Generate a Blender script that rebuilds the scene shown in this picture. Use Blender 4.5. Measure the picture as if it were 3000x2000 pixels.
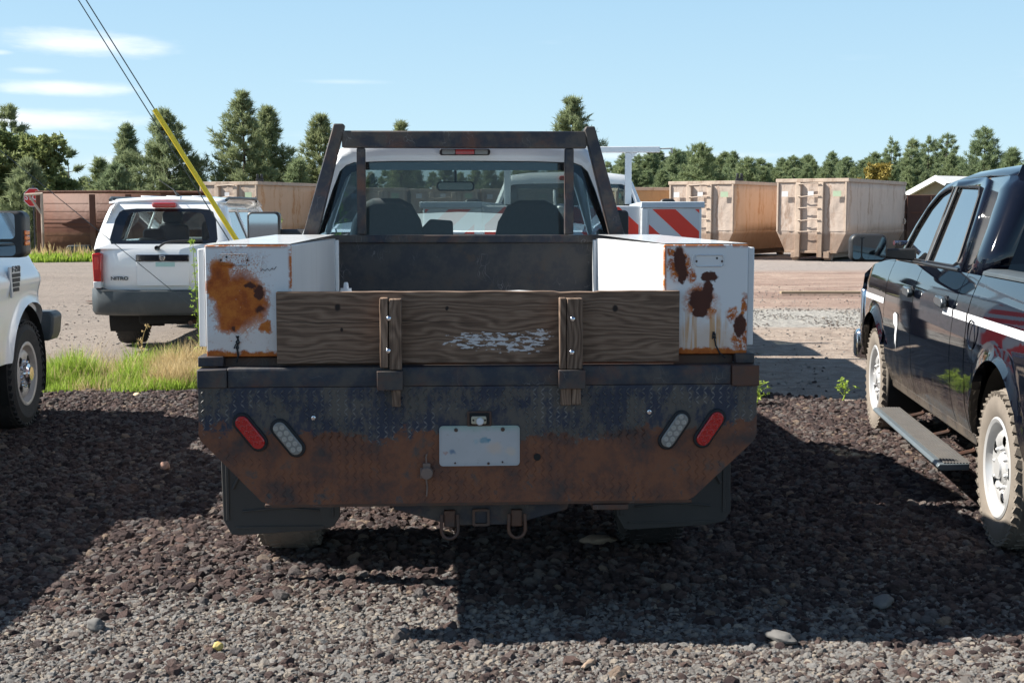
import bpy, bmesh, math, random
import numpy as np
from mathutils import Vector, Matrix, noise as mnoise
R = math.radians
rnd = random.Random(7)
for o in list(bpy.data.objects): bpy.data.objects.remove(o)
SC = bpy.context.scene
COL = SC.collection

# ------------------------------------------------------------------ camera, sky, sun, exposure
cam = bpy.data.cameras.new('camera'); camo = bpy.data.objects.new('camera', cam); COL.objects.link(camo)
camo.location = (-.155, -4.95, 1.60); camo.rotation_euler = (R(90 - 5.6), 0, R(-3.26))
cam.sensor_width = 36; cam.lens = 36 * 3000 / 2352; cam.clip_start = .05; cam.clip_end = 3000
SC.camera = camo
SUNDIR = Vector((-1.08, .20, 1.0)).normalized()
sun = bpy.data.lights.new('sun', 'SUN'); sun.energy = 5.0; sun.angle = R(.55); sun.color = (1, .95, .865)
suno = bpy.data.objects.new('sun', sun); COL.objects.link(suno); suno.location = (-20, 5, 20)
suno.rotation_euler = SUNDIR.to_track_quat('Z', 'Y').to_euler()
W = bpy.data.worlds.new('World'); SC.world = W; W.use_nodes = True
SC.view_settings.view_transform = 'Standard'; SC.view_settings.look = 'None'
SC.view_settings.exposure = 1.2; SC.view_settings.gamma = 1; SC.view_settings.use_curve_mapping = False

# ------------------------------------------------------------------ node helpers
def setin(nt, n, key, v):
    s = n.inputs[key]
    if isinstance(v, bpy.types.NodeSocket): nt.links.new(v, s)
    elif v is not None:
        if hasattr(s.default_value, '__len__') and not isinstance(v, str):
            v = tuple(v)
            if len(s.default_value) == 4 and len(v) == 3: v = v + (1,)
        s.default_value = v
def ND(nt, typ, ins=None, **at):
    n = nt.nodes.new('ShaderNode' + typ)
    for k, v in at.items(): setattr(n, k, v)
    for k, v in (ins or {}).items(): setin(nt, n, k, v)
    return n
def mth(nt, op, a, b=None, c=None, clamp=False):
    n = ND(nt, 'Math', operation=op, use_clamp=clamp)
    setin(nt, n, 0, a)
    if b is not None: setin(nt, n, 1, b)
    if c is not None: setin(nt, n, 2, c)
    return n.outputs[0]
def mix(nt, f, a, b, bt='MIX'):
    n = ND(nt, 'Mix', data_type='RGBA', blend_type=bt)
    setin(nt, n, 0, f); setin(nt, n, 6, a); setin(nt, n, 7, b)
    return n.outputs[2]
def sstep(nt, v, a, b):
    n = ND(nt, 'MapRange', {0: v, 1: a, 2: b, 3: 0., 4: 1.}, interpolation_type='SMOOTHSTEP'); return n.outputs[0]
def noise(nt, vec, scale, detail=4, rough=.55, dist=0.):
    return ND(nt, 'TexNoise', {'Vector': vec, 'Scale': scale, 'Detail': detail, 'Roughness': rough, 'Distortion': dist}).outputs[0]
def ramp(nt, f, stops, interp='LINEAR'):
    n = ND(nt, 'ValToRGB', {0: f}); cr = n.color_ramp; cr.interpolation = interp
    while len(cr.elements) < len(stops): cr.elements.new(.5)
    for e, (p, c) in zip(cr.elements, stops): e.position = p; e.color = tuple(c) + (1,)
    return n.outputs[0]
def ocoord(nt, scale=None):
    o = ND(nt, 'TexCoord').outputs['Object']
    if scale: o = ND(nt, 'VectorMath', {0: o, 1: scale}, operation='MULTIPLY').outputs[0]
    return o
def sep(nt, v): return ND(nt, 'SeparateXYZ', {0: v}).outputs
def distort(nt, v, scale, amp, detail=4):
    n = ND(nt, 'TexNoise', {'Vector': v, 'Scale': scale, 'Detail': detail, 'Roughness': .62})
    d = ND(nt, 'VectorMath', {0: n.outputs[1], 1: (.5, .5, .5)}, operation='SUBTRACT').outputs[0]
    d = ND(nt, 'VectorMath', {0: d, 'Scale': amp}, operation='SCALE').outputs[0]
    return ND(nt, 'VectorMath', {0: v, 1: d}, operation='ADD').outputs[0]
def blob(nt, v, c, r, soft=.25):
    # 1 inside an ellipse in the x-z plane of the thing, 0 outside
    s = sep(nt, v)
    dx = mth(nt, 'DIVIDE', mth(nt, 'SUBTRACT', s[0], c[0]), r[0]); dz = mth(nt, 'DIVIDE', mth(nt, 'SUBTRACT', s[2], c[1]), r[1])
    d = mth(nt, 'SQRT', mth(nt, 'ADD', mth(nt, 'MULTIPLY', dx, dx), mth(nt, 'MULTIPLY', dz, dz)))
    return sstep(nt, d, 1 + soft, 1 - soft)
def vmax(nt, l):
    r = l[0]
    for x in l[1:]: r = mth(nt, 'MAXIMUM', r, x)
    return r
def bump(nt, b, h, strength=.3, dist=.01):
    n = ND(nt, 'Bump', {'Strength': strength, 'Distance': dist, 'Height': h}); nt.links.new(n.outputs[0], b.inputs['Normal'])
def newmat(name):
    m = bpy.data.materials.new(name); m.use_nodes = True; nt = m.node_tree
    return m, nt, nt.nodes['Principled BSDF']
def simple(name, col, rough=.5, metal=0, var=.12, vs=8., bmp=0, bs=60., coat=0, dirt=0, dirtcol=(.22, .17, .12)):
    m, nt, b = newmat(name); v = ocoord(nt)
    n = noise(nt, v, vs, 5, .6)
    c = mix(nt, n, tuple(x * (1 - var) for x in col), tuple(min(1, x * (1 + var)) for x in col))
    if dirt:
        f = mth(nt, 'MULTIPLY', sstep(nt, noise(nt, v, vs * .6, 7, .7), .45, .75), dirt)
        c = mix(nt, f, c, dirtcol)
    nt.links.new(c, b.inputs['Base Color'])
    rr = mth(nt, 'MULTIPLY_ADD', noise(nt, v, vs * 2.3, 4), .25 * rough, rough * .87)
    nt.links.new(rr, b.inputs['Roughness']); b.inputs['Metallic'].default_value = metal
    b.inputs['Coat Weight'].default_value = coat; b.inputs['Coat Roughness'].default_value = .04
    if bmp: bump(nt, b, noise(nt, v, bs, 4, .6), bmp, .004)
    return m
def glassmat(name, tint, refl=1.0, rough=.0, ior=1.5, opaque=0.):
    m = bpy.data.materials.new(name); m.use_nodes = True; nt = m.node_tree; nt.nodes.clear()
    out = ND(nt, 'OutputMaterial'); fr = ND(nt, 'Fresnel', {'IOR': ior}).outputs[0]
    t = ND(nt, 'BsdfTransparent', {0: tint}).outputs[0]; g = ND(nt, 'BsdfGlossy', {0: (1, 1, 1), 'Roughness': rough}).outputs[0]
    v = ocoord(nt); du = ND(nt, 'BsdfDiffuse', {0: (.30, .27, .23)}).outputs[0]
    t = ND(nt, 'MixShader', {0: mth(nt, 'MULTIPLY_ADD', noise(nt, v, 5, 5), .05, opaque), 1: t, 2: du}).outputs[0]
    s = ND(nt, 'MixShader', {0: mth(nt, 'MULTIPLY', fr, refl, clamp=True), 1: t, 2: g}).outputs[0]
    nt.links.new(s, out.inputs[0]); return m

# ------------------------------------------------------------------ sky with thin cloud streaks
def make_sky():
    nt = W.node_tree; nt.nodes.clear()
    out = ND(nt, 'OutputWorld')
    sky = ND(nt, 'TexSky', sky_type='NISHITA'); sky.sun_disc = False
    sky.sun_elevation = math.asin(SUNDIR.z); sky.sun_rotation = math.atan2(SUNDIR.x, SUNDIR.y)
    sky.altitude = 1500; sky.air_density = 1.0; sky.dust_density = .8; sky.ozone_density = 2.4
    g = ND(nt, 'TexCoord').outputs['Generated']
    s = sep(nt, g)
    az = mth(nt, 'ARCTAN2', s[0], s[1]); el = mth(nt, 'ARCSINE', s[2])
    cv = ND(nt, 'CombineXYZ', {0: mth(nt, 'MULTIPLY', az, 3.0), 1: mth(nt, 'MULTIPLY', el, 22.0), 2: 3.1}).outputs[0]
    n1 = noise(nt, cv, 1.1, 7, .58, .4)
    wisp = mth(nt, 'MULTIPLY', sstep(nt, n1, .60, .78), mth(nt, 'MULTIPLY', sstep(nt, el, .0, .05), .35))
    # clouds where they stand: azimuth, elevation, half sizes, strength (radians)
    fine = mth(nt, 'MULTIPLY_ADD', noise(nt, ND(nt, 'CombineXYZ', {0: mth(nt, 'MULTIPLY', az, 16.), 1: mth(nt, 'MULTIPLY', el, 75.), 2: .7}).outputs[0], 1., 6, .6), 1.6, -.8)
    cl = []
    for a, e, ra, re, k in [(-.250, .1205, .058, .0085, 1.), (-.268, .0885, .044, .0055, .95), (-.300, .0665, .085, .0075, .9), (-.315, .112, .012, .0022, .5),
                            (-.290, .1005, .016, .0025, .35), (-.215, .035, .04, .009, .55), (-.20, .012, .06, .012, .5), (.155, .043, .10, .0035, .45), (.25, .030, .16, .0045, .4), (.15, .1655, .045, .003, .6), (-.07, .0975, .03, .002, .25),
                            (-.95, .25, .16, .03, .8), (-.6, .19, .1, .02, .7), (-1.5, .3, .25, .05, .9), (-2.2, .24, .2, .04, .9), (-2.8, .32, .3, .05, .8), (2.3, .3, .2, .04, .8), (1.3, .2, .2, .04, .7)]:
        da = mth(nt, 'DIVIDE', mth(nt, 'SUBTRACT', az, a), ra); de = mth(nt, 'DIVIDE', mth(nt, 'SUBTRACT', el, e), re)
        d = mth(nt, 'SQRT', mth(nt, 'ADD', mth(nt, 'MULTIPLY', da, da), mth(nt, 'MULTIPLY', de, de)))
        d = mth(nt, 'ADD', d, fine)
        cl.append(mth(nt, 'MULTIPLY', sstep(nt, d, 1.35, .1), k * .85))
    m = mth(nt, 'MAXIMUM', vmax(nt, cl), wisp)
    hz = ramp(nt, el, [(0., (.80, .80, .80)), (.20, (.80, .80, .80)), (.75, (0, 0, 0))])
    pale = ramp(nt, el, [(0., (.560, .720, .800)), (.05, (.48, .685, .80)), (.17, (.37, .59, .765)), (.5, (.20, .42, .66))])
    pale = ND(nt, 'VectorMath', {0: pale, 'Scale': 7.3}, operation='SCALE').outputs[0]
    c = mix(nt, hz, ND(nt, 'VectorMath', {0: sky.outputs[0], 'Scale': .60}, operation='SCALE').outputs[0], pale)
    c = mix(nt, m, c, (6.5, 6.7, 6.9))
    bg = ND(nt, 'Background', {0: c, 1: .08})
    nt.links.new(bg.outputs[0], out.inputs[0])
make_sky()

# ------------------------------------------------------------------ mesh builder
class MB:
    def __init__(s): s.v = []; s.f = []; s.m = []
    def add(s, vs, fs, m=0):
        k = len(s.v); s.v += [tuple(map(float, p)) for p in vs]
        for f in fs: s.f.append(tuple(i + k for i in f)); s.m.append(m)
    def box(s, x0, x1, y0, y1, z0, z1, m=0, M=None):
        vs = [(x, y, z) for x in (x0, x1) for y in (y0, y1) for z in (z0, z1)]
        if M is not None: vs = [M @ Vector(p) for p in vs]
        s.add(vs, [(0, 1, 3, 2), (4, 6, 7, 5), (0, 4, 5, 1), (2, 3, 7, 6), (0, 2, 6, 4), (1, 5, 7, 3)], m); return s
    def prism(s, poly, ax, a0, a1, m=0):
        # poly in the two other axes (x->(y,z), y->(x,z), z->(x,y)) extruded from a0 to a1
        def mk(p, a): return (a, p[0], p[1]) if ax == 'x' else (p[0], a, p[1]) if ax == 'y' else (p[0], p[1], a)
        n = len(poly); vs = [mk(p, a0) for p in poly] + [mk(p, a1) for p in poly]
        ar = sum(poly[i][0] * poly[(i + 1) % n][1] - poly[(i + 1) % n][0] * poly[i][1] for i in range(n))
        fl = (ar > 0) != (ax == 'y'); fl = fl if a1 > a0 else not fl
        A = tuple(range(n)); B = tuple(range(n, 2 * n))
        fs = [tuple(reversed(A)) if fl else A, B if fl else tuple(reversed(B))]
        for i in range(n):
            j = (i + 1) % n; q = (i, j, j + n, i + n); fs.append(q if fl else tuple(reversed(q)))
        s.add(vs, fs, m); return s
    def tube(s, pts, r, n=8, m=0, closed=False):
        pts = [Vector(p) for p in pts]; L = len(pts); rs = r if hasattr(r, '__len__') else [r] * L
        vs = []; pu = None
        for i, p in enumerate(pts):
            a = pts[(i - 1) % L] if (i or closed) else p; b = pts[(i + 1) % L] if (i < L - 1 or closed) else p
            t = (b - a).normalized()
            if pu is None: pu = t.cross(Vector((0, 0, 1)) if abs(t.z) < .9 else Vector((1, 0, 0))).normalized()
            u = (pu - t * pu.dot(t)).normalized(); w = t.cross(u); pu = u
            for k in range(n):
                an = 2 * math.pi * k / n; vs.append(p + (u * math.cos(an) + w * math.sin(an)) * rs[i])
        fs = []
        for i in range(L if closed else L - 1):
            j = (i + 1) % L
            for k in range(n): fs.append((i * n + k, i * n + (k + 1) % n, j * n + (k + 1) % n, j * n + k))
        if not closed: fs += [tuple(reversed(range(n))), tuple(range((L - 1) * n, L * n))]
        s.add(vs, fs, m); return s
    def lathe(s, prof, c, ax='x', n=32, m=0, sg=1, cap=False):
        # prof: (radius, offset along axis)
        vs = []
        for r, h in prof:
            for k in range(n):
                an = 2 * math.pi * k / n; a = r * math.cos(an); b = r * math.sin(an)
                vs.append((c[0] + sg * h, c[1] + a, c[2] + b) if ax == 'x' else (c[0] + a, c[1] + sg * h, c[2] + b) if ax == 'y' else (c[0] + a, c[1] + b, c[2] + sg * h))
        fs = []
        for i in range(len(prof) - 1):
            for k in range(n): fs.append((i * n + k, i * n + (k + 1) % n, (i + 1) * n + (k + 1) % n, (i + 1) * n + k))
        if cap: fs += [tuple(reversed(range(n))), tuple(range((len(prof) - 1) * n, len(prof) * n))]
        s.add(vs, fs, m); return s
    def strip(s, A, B, m=0, closed=False):
        n = len(A); fs = [(i, (i + 1) % n, n + (i + 1) % n, n + i) for i in range(n if closed else n - 1)]
        s.add(list(A) + list(B), fs, m); return s
    def grid(s, rows, m=0):
        nr = len(rows); nc = len(rows[0]); vs = [p for r in rows for p in r]
        s.add(vs, [(i * nc + j, i * nc + j + 1, (i + 1) * nc + j + 1, (i + 1) * nc + j) for i in range(nr - 1) for j in range(nc - 1)], m); return s
    def build(s, name, mat, parent=None, bevel=0, smooth=35, solid=0, seg=2, sub=0, fix=True):
        me = bpy.data.meshes.new(name); me.from_pydata(s.v, [], s.f)
        mats = mat if isinstance(mat, (list, tuple)) else [mat]
        for x in mats: me.materials.append(x)
        if len(mats) > 1: me.polygons.foreach_set('material_index', s.m)
        if fix:
            bm = bmesh.new(); bm.from_mesh(me); bmesh.ops.remove_doubles(bm, verts=bm.verts, dist=1e-5)
            bmesh.ops.recalc_face_normals(bm, faces=bm.faces); bm.to_mesh(me); bm.free()
        if smooth:
            me.polygons.foreach_set('use_smooth', [True] * len(me.polygons)); me.set_sharp_from_angle(angle=R(smooth))
        o = bpy.data.objects.new(name, me); COL.objects.link(o)
        if parent: o.parent = parent
        if sub: md = o.modifiers.new('sub', 'SUBSURF'); md.levels = md.render_levels = sub
        if solid: md = o.modifiers.new('solid', 'SOLIDIFY'); md.thickness = solid; md.offset = 0
        if bevel:
            md = o.modifiers.new('bevel', 'BEVEL'); md.width = bevel; md.segments = seg; md.limit_method = 'ANGLE'; md.angle_limit = R(40)
            md.harden_normals = False
        return o
def box(*a, **k): return MB().box(*a, **k)
def tag(o, label=None, cat=None, group=None, kind=None):
    for k, v in (('label', label), ('category', cat), ('group', group), ('kind', kind)):
        if v: o[k] = v
    return o
def thing(name, label, cat, loc=(0, 0, 0), rz=0, group=None):
    o = bpy.data.objects.new(name, None); COL.objects.link(o); o.location = loc; o.rotation_euler = (0, 0, rz); o.empty_display_size = .2
    return tag(o, label, cat, group)
def copytree(o, parent=None):
    c = o.copy(); COL.objects.link(c); c.parent = parent
    for ch in list(o.children): copytree(ch, c)
    return c
def text_obj(name, s, size, mat, parent, loc, rot, depth=.002, ext=0, xs=1):
    cu = bpy.data.curves.new(name + '_curve', 'FONT'); cu.body = s; cu.size = size; cu.extrude = depth; cu.align_x = 'CENTER'; cu.align_y = 'CENTER'; cu.offset = ext
    t = bpy.data.objects.new('tmp', cu); COL.objects.link(t)
    me = bpy.data.meshes.new_from_object(t.evaluated_get(bpy.context.evaluated_depsgraph_get())); bpy.data.objects.remove(t)
    me.materials.clear(); me.materials.append(mat); me.name = name
    o = bpy.data.objects.new(name, me); COL.objects.link(o); o.parent = parent; o.location = loc; o.rotation_euler = rot; o.scale = (xs, 1, 1)
    return o
def rrect(w, h, r, n=5, cx=0, cz=0):
    pts = []
    for sx, sz, a0 in ((1, 1, 0), (-1, 1, 90), (-1, -1, 180), (1, -1, 270)):
        for k in range(n + 1):
            a = R(a0 + 90 * k / n); pts.append((cx + sx * (w / 2 - r) + r * math.cos(a), cz + sz * (h / 2 - r) + r * math.sin(a)))
    return pts
def rot2(pts, a, c): return [(c[0] + x * math.cos(a) - z * math.sin(a), c[1] + x * math.sin(a) + z * math.cos(a)) for x, z in pts]
# ------------------------------------------------------------------ materials
M_RUBBER = simple('rubber', (.028, .027, .027), .85, vs=20, bmp=.3, bs=90, dirt=.25, dirtcol=(.12, .10, .085))
M_DUSTRUB = simple('dusty_rubber', (.17, .145, .12), .95, vs=9, var=.25, bmp=.3, bs=90, dirt=.4, dirtcol=(.26, .225, .185))
M_WHITE = simple('white_paint', (.76, .77, .78), .28, coat=.5, var=.03, vs=3, dirt=.10, dirtcol=(.5, .46, .4))
M_WHITE2 = simple('white_body_paint', (.82, .83, .84), .22, coat=.8, var=.02, vs=2, dirt=.08, dirtcol=(.5, .46, .4))
M_BLACKP = simple('black_plastic', (.022, .023, .025), .45, var=.2, vs=14, bmp=.15)
M_GREYP = simple('grey_plastic', (.048, .060, .068), .5, var=.12, vs=5, dirt=.3, dirtcol=(.15, .15, .14))
M_CHROME = simple('chrome', (.75, .75, .77), .12, metal=1, var=.05)
M_STEELW = simple('white_steel_wheel', (.56, .56, .56), .3, metal=.35, var=.05, dirt=.15)
M_FLAP = simple('mud_flap_rubber', (.055, .052, .050), .75, vs=4, dirt=.5, dirtcol=(.085, .075, .065)); M_SILVER = simple('silver_trim', (.50, .52, .55), .3, metal=.2)
M_STEELG = simple('grey_steel_wheel', (.55, .50, .46), .45, metal=.1, var=.15, dirt=.5, dirtcol=(.30, .24, .19))
M_DARK = simple('dark_underbody', (.012, .012, .012), .9)
M_SEAT = simple('seat_cloth', (.060, .062, .068), .95, var=.2, vs=60, bmp=.4, bs=200)
M_RED = simple('red_lens', (.42, .008, .008), .14, coat=.6, var=.15, vs=30)
M_REDREFL = simple('red_reflective_sheet', (.82, .045, .02), .4, var=.08, vs=6)
M_WHTREFL = simple('white_reflective_sheet', (.62, .63, .65), .4, var=.05, vs=6)
M_AMBER = simple('amber_lens', (.75, .16, .02), .2, coat=.5)
M_MIRRORD = simple('dark_mirror_glass', (.15, .19, .22), .03, metal=1, var=.0)
M_MIRROR = simple('mirror_glass', (.80, .82, .84), .02, metal=1, var=.0)
M_CLEAR = simple('clear_lens', (.20, .20, .19), .2, var=.2, vs=40, coat=.5)
M_GASKET = simple('gasket_rubber', (.006, .007, .010), .6)
M_BLKPAINT = simple('black_car_paint', (.0028, .0038, .008), .03, coat=.35, var=.2, vs=2)
def dusty(m):
    nt = m.node_tree; b = nt.nodes['Principled BSDF']; v = ocoord(nt); s = sep(nt, v); c = b.inputs['Base Color'].links[0].from_socket; r = b.inputs['Roughness'].links[0].from_socket
    n = noise(nt, v, 5, 7, .7); f = mth(nt, 'MULTIPLY', sstep(nt, mth(nt, 'SUBTRACT', mth(nt, 'MULTIPLY', n, .55), s[2]), -.42, -.02), .55)
    f = mth(nt, 'ADD', f, mth(nt, 'MULTIPLY', sstep(nt, noise(nt, v, 26, 6, .75), .55, .8), .02), clamp=True)
    nt.links.new(mix(nt, f, c, (.20, .165, .13)), b.inputs['Base Color']); nt.links.new(mth(nt, 'ADD', r, mth(nt, 'MULTIPLY', f, .6)), b.inputs['Roughness'])
    nt.links.new(mth(nt, 'SUBTRACT', .4, f, clamp=True), b.inputs['Coat Weight'])
dusty(M_BLKPAINT)
M_YELLOW = simple('yellow_plastic', (.72, .56, .03), .5)
M_WIRE = simple('steel_wire', (.05, .07, .08), .6)
M_GLASS = glassmat('window_glass', (.80, .90, .89), .7, opaque=.005)
M_TINT = glassmat('tinted_glass', (.08, .10, .12), 1.6, opaque=.0)
M_TINT2 = glassmat('privacy_glass', (.16, .20, .22), .62, opaque=.0); M_SLIDER = glassmat('dark_outer_pane', (.30, .40, .50), .5, opaque=.0); M_MIRRORM = simple('door_mirror_glass', (.42, .52, .60), .03, metal=1, var=.0)
M_BOARDTOP = simple('worn_step_rubber', (.085, .08, .075), .8, var=.3, vs=12, dirt=.3, dirtcol=(.14, .12, .10))
M_SKYGL = simple('side_window_glass', (.004, .006, .008), .02, coat=1, var=0); M_SKYGL.node_tree.nodes['Principled BSDF'].inputs['IOR'].default_value = 2.1
M_BAND = simple('ceramic_band', (.006, .008, .016), .12, coat=1)

def mk_rustbox(name, side):
    m, nt, b = newmat(name); v = ocoord(nt)
    white = mix(nt, noise(nt, v, 3, 5), (.70, .71, .72), (.60, .61, .62))
    dv = distort(nt, v, 14, .10, 7); dv2 = distort(nt, v, 30, .045, 6)
    s = sep(nt, v); fine = noise(nt, v, 48, 8, .82); pores = noise(nt, v, 170, 3, .7)
    ora = ramp(nt, noise(nt, v, 15, 9, .78), [(.3, (.20, .045, .010)), (.45, (.36, .085, .012)), (.6, (.50, .155, .022)), (.75, (.28, .065, .014))])
    brown = mix(nt, noise(nt, v, 20, 6), (.050, .016, .010), (.09, .028, .016))
    # edges of the end panel rust: near the top, the bottom and the corner by the bed
    xin = -.71 if side < 0 else .718; xo = -1.035 if side < 0 else 1.048
    en = noise(nt, v, 24, 5, .7)
    on_end = sstep(nt, s[1], .085, .07)
    e_top = mth(nt, 'MULTIPLY', sstep(nt, s[2], 1.462, 1.48), sstep(nt, en, .40, .52))
    e_in = mth(nt, 'MULTIPLY', sstep(nt, mth(nt, 'ABSOLUTE', mth(nt, 'SUBTRACT', s[0], xin)), .016, .004), sstep(nt, en, .38, .5))
    e_bot = mth(nt, 'MULTIPLY', sstep(nt, mth(nt, 'ADD', s[2], mth(nt, 'MULTIPLY', en, -.07)), 1.048, 1.034), 1.)
    def top(f, c1, c2): return mix(nt, f, c1, c2)
    if side < 0:
        big = vmax(nt, [blob(nt, dv, (-.915, 1.265), (.105, .125), .35), blob(nt, dv, (-.865, 1.27), (.075, .10), .35), blob(nt, dv, (-.985, 1.33), (.045, .10), .3),
                        blob(nt, dv, (-.94, 1.19), (.07, .05), .4), blob(nt, dv, (-.81, 1.17), (.025, .028), .3), blob(nt, dv, (-.955, 1.40), (.055, .018), .5)])
        big = mth(nt, 'MULTIPLY', big, sstep(nt, mth(nt, 'ADD', mth(nt, 'ADD', mth(nt, 'MULTIPLY_ADD', fine, 2.6, -1.3), mth(nt, 'MULTIPLY_ADD', pores, 1.6, -.8)), mth(nt, 'MULTIPLY', big, 1.)), .42, .50))
        haze = mth(nt, 'MAXIMUM', mth(nt, 'MULTIPLY', blob(nt, distort(nt, v, 10, .10, 6), (-.91, 1.27), (.15, .20), .4), sstep(nt, fine, .58, .63)), mth(nt, 'MULTIPLY', blob(nt, distort(nt, v, 10, .08, 6), (-.93, 1.40), (.10, .06), .5), sstep(nt, pores, .53, .6)))
        dark = vmax(nt, [blob(nt, dv2, (-.833, 1.30), (.018, .032), .2), blob(nt, dv2, (-.865, 1.325), (.02, .012), .2), blob(nt, dv2, (-.835, 1.235), (.012, .012), .5), blob(nt, dv2, (-.935, 1.165), (.008, .008), .5)])
        stain = mth(nt, 'MULTIPLY', blob(nt, dv, (-.88, 1.10), (.16, .07), .5), .22)
    else:
        dark = vmax(nt, [blob(nt, dv2, (.778, 1.42), (.026, .050), .12), blob(nt, dv2, (.79, 1.37), (.018, .04), .12), blob(nt, dv2, (.895, 1.355), (.036, .022), .12), blob(nt, dv2, (.89, 1.31), (.022, .03), .12),
                         blob(nt, dv2, (.865, 1.265), (.048, .045), .12), blob(nt, dv2, (.862, 1.22), (.03, .02), .15), blob(nt, dv2, (1.02, 1.165), (.022, .045), .12)])
        halo = vmax(nt, [blob(nt, dv, (.865, 1.26), (.062, .062), .3), blob(nt, dv, (.778, 1.40), (.038, .075), .3), blob(nt, dv, (.825, 1.36), (.02, .03), .3), blob(nt, dv, (.92, 1.235), (.012, .014), .3),
                         blob(nt, dv, (.99, 1.21), (.024, .026), .3), blob(nt, dv, (1.035, 1.24), (.012, .05), .3), blob(nt, dv, (1.025, 1.14), (.03, .07), .3), blob(nt, dv, (.745, 1.46), (.026, .02), .4), blob(nt, dv, (.75, 1.085), (.03, .03), .4)])
        big = mth(nt, 'MULTIPLY', halo, sstep(nt, fine, .41, .51)); haze = mth(nt, 'MULTIPLY', blob(nt, dv, (.87, 1.2), (.20, .25), .4), sstep(nt, fine, .70, .74))
        st = noise(nt, ND(nt, 'VectorMath', {0: v, 1: (55, 1, 2.2)}, operation='MULTIPLY').outputs[0], 1., 3, .6)
        stain = mth(nt, 'MULTIPLY', blob(nt, dv, (.875, 1.13), (.09, .12), .35), sstep(nt, st, .40, .58))
        stain = mth(nt, 'MAXIMUM', mth(nt, 'MULTIPLY', stain, .85), mth(nt, 'MULTIPLY', blob(nt, dv, (.87, 1.10), (.16, .07), .5), .42))
    rust = mth(nt, 'MAXIMUM', mth(nt, 'MAXIMUM', big, haze), mth(nt, 'MAXIMUM', mth(nt, 'MAXIMUM', e_top, e_in), e_bot))
    rust = mth(nt, 'MULTIPLY', rust, on_end); dark = mth(nt, 'MULTIPLY', dark, on_end); stain = mth(nt, 'MULTIPLY', stain, on_end)
    c = mix(nt, stain, white, (.50, .24, .06)); c = mix(nt, rust, c, ora); c = mix(nt, dark, c, brown)
    # streaks on the inner wall
    st2 = noise(nt, ND(nt, 'VectorMath', {0: v, 1: (1, 26, 1.5)}, operation='MULTIPLY').outputs[0], 1., 5, .7)
    off = mth(nt, 'SUBTRACT', 1., on_end)
    c = mix(nt, mth(nt, 'MULTIPLY', mth(nt, 'MULTIPLY', sstep(nt, st2, .52, .75), .35 if side < 0 else .08), off), c, (.34, .33, .33))
    nt.links.new(c, b.inputs['Base Color'])
    nt.links.new(mth(nt, 'MULTIPLY_ADD', mth(nt, 'MAXIMUM', rust, dark), .5, .35), b.inputs['Roughness'])
    h = mth(nt, 'ADD', mth(nt, 'MULTIPLY', rust, mth(nt, 'MULTIPLY', fine, .5)), mth(nt, 'MULTIPLY', dark, -.9))
    bump(nt, b, h, .5, .003)
    return m
M_BOXL = mk_rustbox('rusted_white_paint_left', -1); M_BOXR = mk_rustbox('rusted_white_paint_right', 1)

def mk_darksteel(name, c1=(.012, .017, .030), c2=(.062, .053, .047), c3=(.10, .042, .026), rustamt=.6, scratch=.5, sc=1.):
    m, nt, b = newmat(name); v = ocoord(nt)
    n = noise(nt, v, 7 * sc, 7, .68); c = mix(nt, sstep(nt, n, .40, .60), c1, c2)
    r = mth(nt, 'MULTIPLY', sstep(nt, noise(nt, v, 5.3 * sc, 8, .72, .5), .62 - .25 * rustamt, .72), .9); c = mix(nt, r, c, c3)
    sv = ND(nt, 'VectorMath', {0: distort(nt, v, 2.5, .4, 3), 1: (9, 9, 2.0)}, operation='MULTIPLY').outputs[0]
    s1 = ND(nt, 'TexVoronoi', {'Vector': sv, 'Scale': 3.3}, feature='DISTANCE_TO_EDGE').outputs[0]
    gate = sstep(nt, noise(nt, v, 6, 3), .52, .68)
    s = mth(nt, 'MULTIPLY', mth(nt, 'MULTIPLY', sstep(nt, s1, .016, .004), gate), scratch)
    dots = mth(nt, 'MULTIPLY', sstep(nt, noise(nt, v, 130, 2), .76, .80), scratch)
    c = mix(nt, mth(nt, 'MAXIMUM', s, dots), c, (.30, .30, .30))
    nt.links.new(c, b.inputs['Base Color']); b.inputs['Metallic'].default_value = .0
    nt.links.new(mth(nt, 'MULTIPLY_ADD', n, .35, .42), b.inputs['Roughness']); bump(nt, b, noise(nt, v, 60, 5), .25, .003)
    return m
M_STEEL = mk_darksteel('worn_black_steel'); M_PANEL = mk_darksteel('scuffed_panel_steel', (.022, .025, .033), (.050, .047, .046), (.07, .045, .03), .25, .9)
M_RUSTST = mk_darksteel('rusty_steel', (.05, .035, .030), (.085, .042, .026), (.10, .036, .018), .8, .3)
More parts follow.
